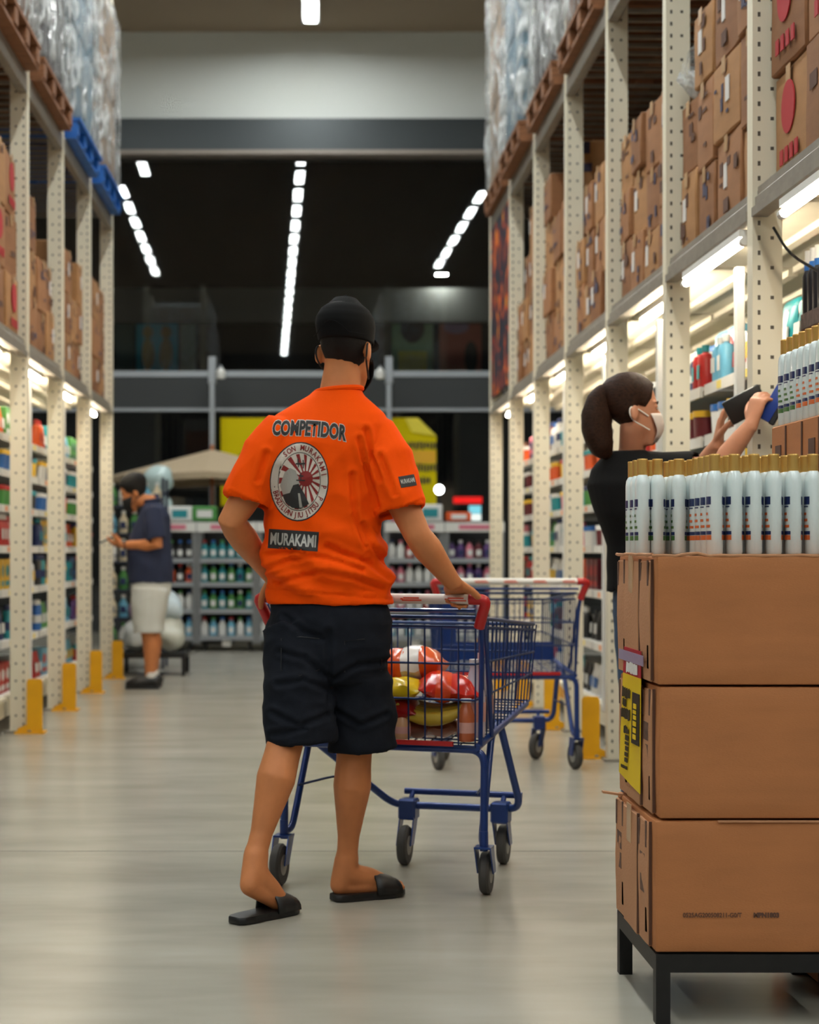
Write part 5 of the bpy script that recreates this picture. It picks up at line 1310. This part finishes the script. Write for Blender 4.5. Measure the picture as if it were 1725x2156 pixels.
RXX, RYY = 61 * K, 82 * K
print_at('emblem_edge', disc(RXX * 1.02, RYY * 1.02), EX, EY, M_DKP, .0010, ER_)
print_at('emblem_disc', disc(RXX * .985, RYY * .985), EX, EY, M_PALE, .0018, ER_)
print_at('emblem_ring', disc(RXX * .74, RYY * .755), EX, EY, M_DKP, .0026, ER_)
print_at('emblem_field', disc(RXX * .72, RYY * .735), EX, EY, M_PALE, .0033, ER_)
sx_, sy_ = RXX * .22, RYY * .08
for k in range(16):
    a_ = 2 * PI * (k + .2) / 16; pts = []
    for da, r_ in ((-.09, .2), (.09, .2)): pts.append((sx_ + RXX * r_ * math.cos(a_ + da), sy_ + RYY * r_ * .8 * math.sin(a_ + da)))
    lo, hi = [], []
    for da in (.085, -.085):
        r_ = .2
        while r_ < 2:
            x_, y_ = sx_ + RXX * r_ * math.cos(a_ + da), sy_ + RYY * r_ * math.sin(a_ + da)
            if (x_ / (RXX * .70)) ** 2 + (y_ / (RYY * .71)) ** 2 > 1: break
            r_ += .02
        pts.append((x_, y_))
    print_at('emblem_ray', poly(pts), EX, EY, M_DRED, .0040, ER_)
print_at('emblem_mountain', poly([(-.66 * RXX, -.12 * RYY), (-.52 * RXX, .22 * RYY), (-.34 * RXX, .34 * RYY), (-.14 * RXX, .28 * RYY), (.0, .05 * RYY), (.02 * RXX, -.3 * RYY), (-.5 * RXX, -.42 * RYY)]), EX, EY, M_GREYP, .0046, ER_)
print_at('emblem_sun', disc(RXX * .25, RYY * .2, 24, sx_, sy_), EX, EY, M_DRED, .0052, ER_)
print_at('emblem_lower_shape', poly([(-.56 * RXX, -.36 * RYY), (-.3 * RXX, -.3 * RYY), (-.2 * RXX, -.1 * RYY), (-.02 * RXX, -.06 * RYY), (.2 * RXX, -.3 * RYY), (.38 * RXX, -.56 * RYY), (.1 * RXX, -.70 * RYY), (-.2 * RXX, -.68 * RYY), (-.44 * RXX, -.55 * RYY)]), EX, EY, M_DKP, .0056, ER_)  # black lower shape printed in the emblem
print_at('emblem_stroke', poly([(-.02 * RXX, -.3 * RYY), (.05 * RXX, -.3 * RYY), (.16 * RXX, -.66 * RYY), (.06 * RXX, -.67 * RYY)]), EX, EY, M_GREYP, .0062, ER_)
for x0, y0, x1, y1, w_ in ((-.15, .45, .18, .47, .02), (-.08, .58, -.05, .36, .018), (.1, .56, .12, .34, .018), (-.02, .15, .14, .14, .018), (.04, .22, .06, .02, .018), (-.1, .03, .2, .03, .016)):
    d_ = Vector((x1 - x0, y1 - y0)).normalized(); n_ = Vector((-d_.y, d_.x)) * w_
    print_at('emblem_brushmark', poly([((x0 + n_.x) * RXX, (y0 + n_.y) * RYY), ((x1 + n_.x) * RXX, (y1 + n_.y) * RYY), ((x1 - n_.x) * RXX, (y1 - n_.y) * RYY), ((x0 - n_.x) * RXX, (y0 - n_.y) * RYY)]), EX, EY, M_DKP, .0058, ER_)
def ring_text(txt, a0, a1, up):
    out = B()
    for k, ch in enumerate(txt):
        if ch == ' ': continue
        a_ = a0 + (a1 - a0) * k / (len(txt) - 1); b2 = text_mesh(ch, .022, .8, .0005)
        c = Vector((RXX * .855 * math.cos(a_), RYY * .865 * math.sin(a_), 0)); r_ = a_ - PI / 2 if up else a_ + PI / 2
        bmesh.ops.transform(b2, matrix=Matrix.Translation(c) @ Matrix.Rotation(r_, 4, 'Z'), verts=b2.verts)
        me = bpy.data.meshes.new('x'); b2.to_mesh(me); b2.free(); out.from_mesh(me); bpy.data.meshes.remove(me)
    return out
print_at('emblem_lettering', ring_text('SON MURAKAMI P P', R(128), R(-28), True), EX, EY, M_DRED, .0030, ER_)
print_at('emblem_lettering', ring_text('BRAZILIAN JIU JITSU', R(200), R(318), False), EX, EY, M_DRED, .0030, ER_)
def rect(w_, h_):
    bm = B(); bmesh.ops.create_grid(bm, x_segments=16, y_segments=5, size=.5); bmesh.ops.scale(bm, vec=(w_, h_, 1), verts=bm.verts); return bm
print_at('name_panel', rect(107 * K, 41 * K), 617, 1137, M_DKP, .0014, -4)
print_at('name_lettering', text_mesh('MURAKAMI', .048, .56, .0014), 617, 1138, mat('print_silver', (170, 168, 162), .5), .0026, -4)
p = ML @ w2(856, 1013, 4.97)
Ms = Matrix.Translation(p) @ Matrix.Rotation(R(90), 4, 'X') @ Matrix.Rotation(R(9), 4, 'Z')
decal('sleeve_panel', rect(40 * K, 24 * K), BV, Ms, (-.25, 1, 0), .0014, M_DKP, shirt)
decal('sleeve_lettering', text_mesh('MURAKAMI', .018, .52, .0004), BV, Ms, (-.25, 1, 0), .0026, MATS['print_silver'], shirt)
# shorts
bm = B()
rings_to_bm(bm, [ering((cx, YT + .015, z), a, b_, TY, 32) for z, cx, a, b_ in ((.955, .05, .150, .100), (.90, .052, .166, .114), (.875, .052, .176, .124), (.84, .05, .187, .136), (.76, .048, .186, .136), (.70, .046, .18, .13), (.66, .046, .15, .10))])
cavity_limb(bm, [HLt + Vector((-.005, .01, .02)), Vector((-.03, YT - .022, .68)), w2(628, 1450, 5.035), w2(630, 1520, 5.025), w2(633, 1566, 5.02)], [(.105, .118), (.108, .116), (.102, .102), (.104, .098), (.106, .100)], .010, .06, 28)
cavity_limb(bm, [HRt + Vector((0, .0, .02)), Vector((.125, YT + .03, .68)), w2(755, 1450, 5.10), w2(762, 1520, 5.11), w2(765, 1576, 5.115)], [(.105, .115), (.105, .112), (.100, .098), (.102, .092), (.104, .092)], .010, .06, 28)
bmesh.ops.transform(bm, matrix=ML, verts=bm.verts)
short_cr = crease_set([[(692, 1330), (694, 1430), (696, 1480)], [(690, 1425), (640, 1385), (590, 1372)], [(690, 1450), (640, 1430), (585, 1440)], [(700, 1430), (755, 1400), (815, 1395)], [(575, 1500), (630, 1525), (690, 1505)], [(575, 1545), (640, 1530)], [(705, 1500), (760, 1530), (815, 1510)], [(600, 1300), (640, 1330), (680, 1345)]], 4.97, .008, .009)
def short_fold(co, n_):
    co = short_fold0(co, n_)
    return co + n_ * short_cr(co.x, co.z) if n_.y < .1 else co
def short_fold0(co, n_):
    x, y, z = co
    q = noise.noise(Vector((x * 7, y * 7, z * 16 + x * 10))) * .007; rg = 1 - abs(noise.noise(Vector((x * 5 + z * 5, y * 5, z * 12))) * 2.3)
    return co + n_ * (q + max(-.3, rg) * .006)
M_SHORT = mat('charcoal_cotton', (25, 28, 35), .9, spec=.1, var=.12, vscale=30, bump=.1, bscale=300)
shorts = remeshed('shorts', bm, .0062, M_SHORT, man, 4, short_fold)
bmt = B(); bmt.from_mesh(shorts.data); BS = BVHTree.FromBMesh(bmt); bmt.free()
for px, py in ((632, 1345), (766, 1350)):
    p = ML @ w2(px, py, 4.96); bm = B(); tube(bm, [(-.055, .0, 0), (-.055, -.09, 0), (0, -.105, 0), (.055, -.09, 0), (.055, 0, 0), (0, .006, 0)], .0014, 5, True)
    M2 = Matrix.Translation(p) @ Matrix.Rotation(R(90), 4, 'X')
    for v in bm.verts:
        q = M2 @ v.co; h = BS.ray_cast(Vector((q.x, q.y - 1, q.z)), Vector((0, 1, 0)), 3.0)
        v.co = Vector((q.x, (h[0].y if h[0] is not None else q.y) + v.co.z - .0006, q.z))
    obj('pocket_seam', bm, M_BLACK, shorts, True)
# cap, hair, mask
HFL = ML @ HF
face_bits(man, HFL, M_HAIR)
cap = shell('cap', HFL, [.138 + .008 * k for k in range(15)] + [.2555, .258], mat('cap_cloth', (10, 10, 11), .9, spec=.2), man, lambda z: min(.013, .0085 + (z - .138) * .08))
bm = B(); vr = []
for k in range(13):
    a_ = R(30 + 120 * k / 12); r0 = Vector((.083 * math.cos(a_), -.004 + .106 * math.sin(a_), .152)); r1 = Vector((.088 * math.cos(a_), -.004 + .106 * math.sin(a_) + .070 * math.sin(PI * k / 12) ** .5, .152 - .012 * math.sin(PI * k / 12)))
    vr.append((bm.verts.new(r0), bm.verts.new(r1)))
for a, b_ in zip(vr, vr[1:]): bm.faces.new((a[0], a[1], b_[1], b_[0]))
bmesh.ops.transform(bm, matrix=HFL, verts=bm.verts); o = obj('brim', bm, MATS['cap_cloth'], cap, 'all'); o.modifiers.new('s', 'SOLIDIFY').thickness = .004
bm = B(); tube(bm, [HFL @ Vector((.088 * math.cos(a_), -.006 + .113 * math.sin(a_), .150 + (.034 * math.sin((a_ - R(235)) / R(70) * PI) if R(235) <= a_ <= R(305) else 0))) for a_ in [R(200) + R(140) * k / 28 for k in range(29)]], .001, 6); obj('strap_opening', bm, MATS['cap_cloth'], cap, True)
bm = B(); ball(bm, HFL @ Vector((0, -.010, .274)), .007); obj('cap_button', bm, MATS['cap_cloth'], cap, True)
hair_shell('hair', HFL, HL_MAN, M_HAIR, man, .006)
M_MASKB = mat('mask_black', (18, 18, 20), .8)
def mask(t, F, m, loopm, ang=(22, 158)):
    o = shell('face_mask', F, [-.012, .012, .03, .05, .07, .085, .097], m, t, lambda z: .007 + .010 * math.sin(PI * (z - .0) / .11), (R(ang[0]), R(ang[1])), 28)
    for s in (-1, 1):
        bm = B(); tube(bm, smooth_path([(s * .064, .045, .088), (s * .074, .012, .112), (s * .080, -.022, .128), (s * .082, -.032, .105), (s * .076, -.018, .076), (s * .066, .018, .052), (s * .058, .045, .035)], [1] * 7, 4)[0], .0028, 6)
        bmesh.ops.transform(bm, matrix=F, verts=bm.verts); obj('ear_loop', bm, loopm, o, True)
    return o
mask(man, HFL, M_MASKB, M_MASKB)

# ---- the woman at the rack
WB = Vector((1.165, 5.90, 0)); WYAW = R(-52)
woman = thing('person', 'woman with a dark ponytail, black T-shirt and white mask reaching to the right rack', 'person', WB, WYAW)
WI = (Matrix.Translation(WB) @ Matrix.Rotation(WYAW, 4, 'Z')).inverted()
def wl(px, py, Y): return WI @ at(px, py, Y)
HW = WI @ head_frame(Vector((1.113, 5.87, 1.425)), R(-86), R(6), R(-3), .88)
NK = WI @ Vector((1.085, 5.885, 1.36)); 
bm = B(); head(bm, HW)
c_ = [(.50, .0, .0, .15, .10), (.88, .0, .015, .132, .092), (.98, .0, .0, .128, .090), (1.08, -.01, -.02, .114, .085), (1.2, -.03, -.045, .130, .098), (1.30, -.042, -.052, .145, .090), (1.355, -.047, -.052, .115, .068), (1.385, -.05, -.052, .065, .05)]
rings_to_bm(bm, [ering((x, y, z), a, b_, 0, 22) for z, x, y, a, b_ in c_[1:]])
limb(bm, [Vector((-.047, -.05, 1.34)), Vector((-.045, -.035, 1.40)), HW @ Vector((0, .0, .06))], [.052, .046, .048])
SRw, ERw, WRw = wl(1398, 990, 5.80), wl(1512, 985, 5.70), wl(1583, 893, 5.63)
SLw, ELw, WLw = wl(1345, 985, 6.03), wl(1470, 1000, 5.98), wl(1512, 935, 5.86)
for a, e, w_ in ((SRw, ERw, WRw), (SLw, ELw, WLw)):
    limb(bm, [a, a.lerp(e, .5), e, e.lerp(w_, .3), e.lerp(w_, .7), w_], [.046, .043, .036, .037, .031, .0235])
IR = WI.to_3x3()
hand(bm, WRw, IR @ Vector((.25, -.05, 1.0)), IR @ Vector((.85, .5, -.15)), 1, [(.5, .7, .5), (.55, .8, .5), (.6, .8, .5), (.6, .8, .5)], .92, .5)
hand(bm, WLw, IR @ Vector((.12, -.05, 1.0)), IR @ Vector((.9, -.3, -.1)), -1, [(.15, .25, .2), (.2, .3, .2), (.25, .3, .2), (.3, .35, .2)], .92, .3)
for s in (-1, 1):
    limb(bm, [(s * .075, 0.04, .86), (s * .078, .05, .66), (s * .08, .055, .48), (s * .08, .04, .34), (s * .08, .03, .18), (s * .08, .03, .085)], [.088, .076, .055, .052, .038, .034]); foot(bm, (s * .08, .03, .09), (s * .08, .0, .045), (s * .085, .15, .035), (s * .087, .19, .032))
remeshed('body', bm, .0052, M_SKINF, woman, 5)
bm = B()
rings_to_bm(bm, [ering((x, y, z), a, b_, 0, 28) for z, x, y, a, b_ in ((.93, .0, .0, .150, .108), (.90, 0, 0, .166, .122), (.96, 0, 0, .158, .118), (1.07, -.01, -.02, .132, .102), (1.18, -.028, -.046, .146, .114), (1.28, -.042, -.056, .164, .112), (1.335, -.047, -.056, .145, .090), (1.372, -.05, -.052, .100, .070), (1.392, -.05, -.05, .068, .058))])
cavity_limb(bm, [SRw + (Vector((-.03, -.03, 1.33)) - SRw) * .45, SRw, SRw.lerp(ERw, .4), SRw.lerp(ERw, .62)], [.05, .062, .062, .060], .008, .05)
cavity_limb(bm, [SLw + (Vector((-.03, -.03, 1.33)) - SLw) * .45, SLw, SLw.lerp(ELw, .4), SLw.lerp(ELw, .62)], [.05, .062, .062, .060], .008, .05)
remeshed('t_shirt', bm, .006, mat('black_cotton', (13, 13, 14), .9, bump=.1, bscale=300, spec=.2), woman, 6, folds(4, .006, lambda c: (c.x * 9 + c.z * 4, c.y * 8, c.z * 9)))
bm = B()
rings_to_bm(bm, [ering((0, y, z), a, b_, 0, 26) for z, y, a, b_ in ((.97, .01, .135, .10), (.9, .02, .150, .112), (.82, .03, .156, .118), (.76, .04, .146, .10))])
for s in (-1, 1): cavity_limb(bm, [Vector((s * .072, .035, .84)), Vector((s * .078, .05, .66)), Vector((s * .08, .055, .48)), Vector((s * .08, .042, .3)), Vector((s * .08, .035, .07))], [(.088, .1), (.084, .088), (.066, .07), (.062, .066), (.056, .06)], .008, .05)
remeshed('jeans', bm, .0065, mat('blue_denim', (52, 76, 104), .85, var=.15, vscale=30, bump=.1, bscale=300), woman, 4, folds(2, .005, lambda c: (c.x * 8, c.y * 8, c.z * 14)))
for s in (-1, 1):
    bm = B(); pts = [(-.035, .5), (-.02, .8), (.04, .95), (.12, 1.1), (.17, 1.0), (.205, .55)]
    rings_to_bm(bm, [[Vector((s * .083 + .038 * w_ * q_, y, z)) for y, w_, q_ in [(y, w_, 1) for y, w_ in pts] + [(y, w_, -1) for y, w_ in reversed(pts)]] for z in (.002, .028)])
    obj('shoe_sole', bm, M_WHITE, woman)
    bm = B(); p, r = smooth_path([(s * .083, .005, .06), (s * .083, .06, .062), (s * .085, .13, .048), (s * .087, .18, .04)], [(.042), (.044), (.040), (.028)]); limb(bm, p, r); obj('shoe_upper', bm, M_WHITE, woman, True)
face_bits(woman, HW, M_HAIRB)
hr = hair_shell('hair', HW, HL_WOM, M_HAIRB, woman, .015)
tie = Vector((1.012, 5.87, 1.600)); loc = WI @ tie
bm = B(); p, r = smooth_path([WI @ Vector(q) for q in ((1.06, 5.87, 1.590), (1.012, 5.87, 1.600), (.988, 5.872, 1.570), (.980, 5.876, 1.515), (.984, 5.88, 1.455), (1.002, 5.885, 1.405), (1.03, 5.888, 1.372))], [.032, .024, .042, .052, .052, .042, .012], 5); limb(bm, p, r, 18)
for v in bm.verts: v.co += Vector((noise.noise(v.co * 30), noise.noise(v.co * 31), 0)) * .004
obj('ponytail', bm, M_HAIRB, hr, True)
bm = B(); d_ = (IR @ Vector((-1, 0, .3))).normalized(); o_ = d_.orthogonal().normalized(); q_ = d_.cross(o_); tube(bm, [loc + (o_ * math.cos(a_) + q_ * math.sin(a_)) * .022 for a_ in [2 * PI * k / 16 for k in range(16)]], .008, 8, True); obj('hair_tie', bm, M_BLACK, hr, True)
mask(woman, HW, mat('mask_white', (216, 204, 194), .8), mat('loop_white', (232, 226, 216), .6))
# what she holds
def wobj(name, label, cat, px, py, Y, size, rot, m, part, pm_, psize, poff):
    t = thing(name, label, cat, at(px, py, Y)); t.rotation_euler = rot
    bm = B(); box(bm, (0, 0, 0), size, bev=min(size) * .3, seg=2); obj('cover', bm, m, t, True)
    bm = B(); box(bm, poff, psize, bev=min(psize) * .2); obj(part, bm, pm_, t, True)
    return t
wobj('wallet', 'black wallet held between the hands of the woman', 'wallet', 1570, 852, 5.74, (.135, .018, .085), (R(10), R(-28), R(-12)), M_BLACK, 'clasp', M_BSTEEL, (.02, .022, .03), (.05, -.006, 0))
wobj('packet', 'dark blue packet in the reaching hand of the woman against the rack post', 'packet', 1634, 850, 5.62, (.055, .02, .13), (R(0), R(30), R(-20)), mat('packet_blue', (22, 52, 130), .4), 'black_edge', M_BLACK, (.02, .024, .135), (.02, 0, 0))

# ---- the man with the phone
MB_ = Vector((-1.235, 13.12, 0)); MYAW = R(90)
man2 = thing('person', 'man in navy polo and pale shorts with black mask looking down at his phone', 'person', MB_, MYAW)
MI2 = (Matrix.Translation(MB_) @ Matrix.Rotation(MYAW, 4, 'Z')).inverted()
HM = MI2 @ head_frame(Vector((-1.315, 13.12, 1.385)), R(90), R(-20), 0, 1.0)
bm = B(); head(bm, HM)
rings_to_bm(bm, [ering((0, y, z), a, b_, 0, 22) for z, y, a, b_ in ((.78, -.01, .135, .11), (.92, .0, .14, .12), (1.05, .01, .16, .14), (1.2, -.005, .17, .135), (1.32, -.03, .175, .11), (1.38, -.03, .13, .08), (1.42, -.015, .07, .06))])
limb(bm, [(0, -.03, 1.36), (0, .005, 1.43), HM @ Vector((0, 0, .06))], [.065, .058, .056])
for s in (-1, 1):
    a, e, w_ = Vector((s * .205, -.035, 1.335)), Vector((s * .235, -.075, 1.095)), Vector((s * .085, .20, 1.095))
    limb(bm, [a, a.lerp(e, .5), e, e.lerp(w_, .3), e.lerp(w_, .7), w_], [.058, .053, .044, .046, .038, .028])
    hand(bm, w_, Vector((-s * .35, 1, .12)), Vector((-s * .5, .1, .8)), s, [(.3, .4, .3)] * 4, .98, .4)
    limb(bm, [(s * .085, 0, .80), (s * .095, .01, .6), (s * .10, .01, .46), (s * .10, -.015, .34), (s * .10, -.01, .2), (s * .10, -.005, .09)], [.078, .080, .062, .066, .048, .038]); foot(bm, (s * .1, -.005, .09), (s * .1, -.045, .045), (s * .105, .115, .035), (s * .107, .16, .032))
remeshed('body', bm, .0065, M_SKIN, man2, 4)
bm = B()
rings_to_bm(bm, [ering((0, y, z), a, b_, 0, 28) for z, y, a, b_ in ((.86, 0, .15, .12), (.80, 0, .188, .172), (.95, .005, .190, .176), (1.08, .012, .188, .172), (1.2, -.003, .186, .150), (1.31, -.028, .19, .124), (1.37, -.03, .16, .095), (1.41, -.02, .095, .074), (1.43, -.012, .07, .066))])
for s in (-1, 1):
    a, e = Vector((s * .205, -.035, 1.335)), Vector((s * .235, -.075, 1.095)); cavity_limb(bm, [a + Vector((-s * .09, 0, .0)), a, a.lerp(e, .45), a.lerp(e, .82)], [.06, .074, .076, .074], .009, .06)
ms = remeshed('polo_shirt', bm, .008, mat('navy_pique', (26, 36, 64), .85, bump=.1, bscale=300), man2, 5, folds(8, .007, lambda c: (c.x * 8 + c.z * 3, c.y * 8, c.z * 9)))
bm = B(); tube(bm, [(.074 * math.cos(a_), -.012 + .07 * math.sin(a_), 1.435 - .008 * math.sin(a_)) for a_ in [2 * PI * k / 20 for k in range(20)]], .012, 8, True); obj('collar', bm, MATS['navy_pique'], ms, True)
bm = B()
rings_to_bm(bm, [ering((0, 0, z), a, b_, 0, 26) for z, a, b_ in ((.9, .16, .14), (.82, .178, .156), (.74, .182, .156), (.66, .16, .12))])
for s in (-1, 1): cavity_limb(bm, [Vector((s * .09, 0, .76)), Vector((s * .098, .01, .62)), Vector((s * .105, .012, .50)), Vector((s * .108, .01, .425))], [(.1, .14), (.106, .13), (.1, .112), (.1, .11)], .01, .06)
remeshed('shorts', bm, .008, mat('pale_grey_cotton', (200, 202, 196), .85), man2, 4, folds(5, .006, lambda c: (c.x * 8, c.y * 8, c.z * 12)))
for s in (-1, 1):
    bm = B(); p, r = smooth_path([(s * .1, -.045, .055), (s * .1, .0, .06), (s * .105, .09, .046), (s * .107, .15, .036)], [.046, .047, .046, .032]); limb(bm, p, r); box(bm, (s * .103, .05, .012), (.085, .26, .02), bev=.006); obj('shoe', bm, M_BLACK, man2, True)
    bm = B(); lathe(bm, [(.041, .085), (.044, .09), (.043, .125), (.038, .128)], 16, (s * .1, -.012, 0)); obj('sock', bm, M_WHITE, man2, True)
face_bits(man2, HM, M_HAIR)
hair_shell('hair', HM, HL_MAN, M_HAIR, man2, .017)
mask(man2, HM, M_MASKB, M_MASKB, (2, 178))
bm = B(); lathe(bm, [(.031, -.012), (.034, -.010), (.034, .010), (.031, .012)], 16); w_ = Vector((-.085 - .012, .19, 1.095)); bmesh.ops.transform(bm, matrix=Matrix.Translation(w_) @ Matrix.Rotation(R(75), 4, 'X') @ Matrix.Rotation(R(25), 4, 'Y'), verts=bm.verts); obj('wristwatch', bm, M_BLACK, man2, True)
t = thing('phone', 'dark phone held in both hands by the man in the navy polo', 'phone', (MB_ - Vector((.335, 0, 0)))); t.location.z = 1.135; t.rotation_euler = (0, R(-25), 0)
bm = B(); box(bm, (0, 0, 0), (.15, .075, .009), bev=.003, seg=2); obj('casing', bm, M_BLACK, t, True)
bm = B(); box(bm, (0, 0, .005), (.138, .068, .0016)); obj('screen', bm, mat('phone_screen', (150, 170, 180), .2, emit=.5), t)
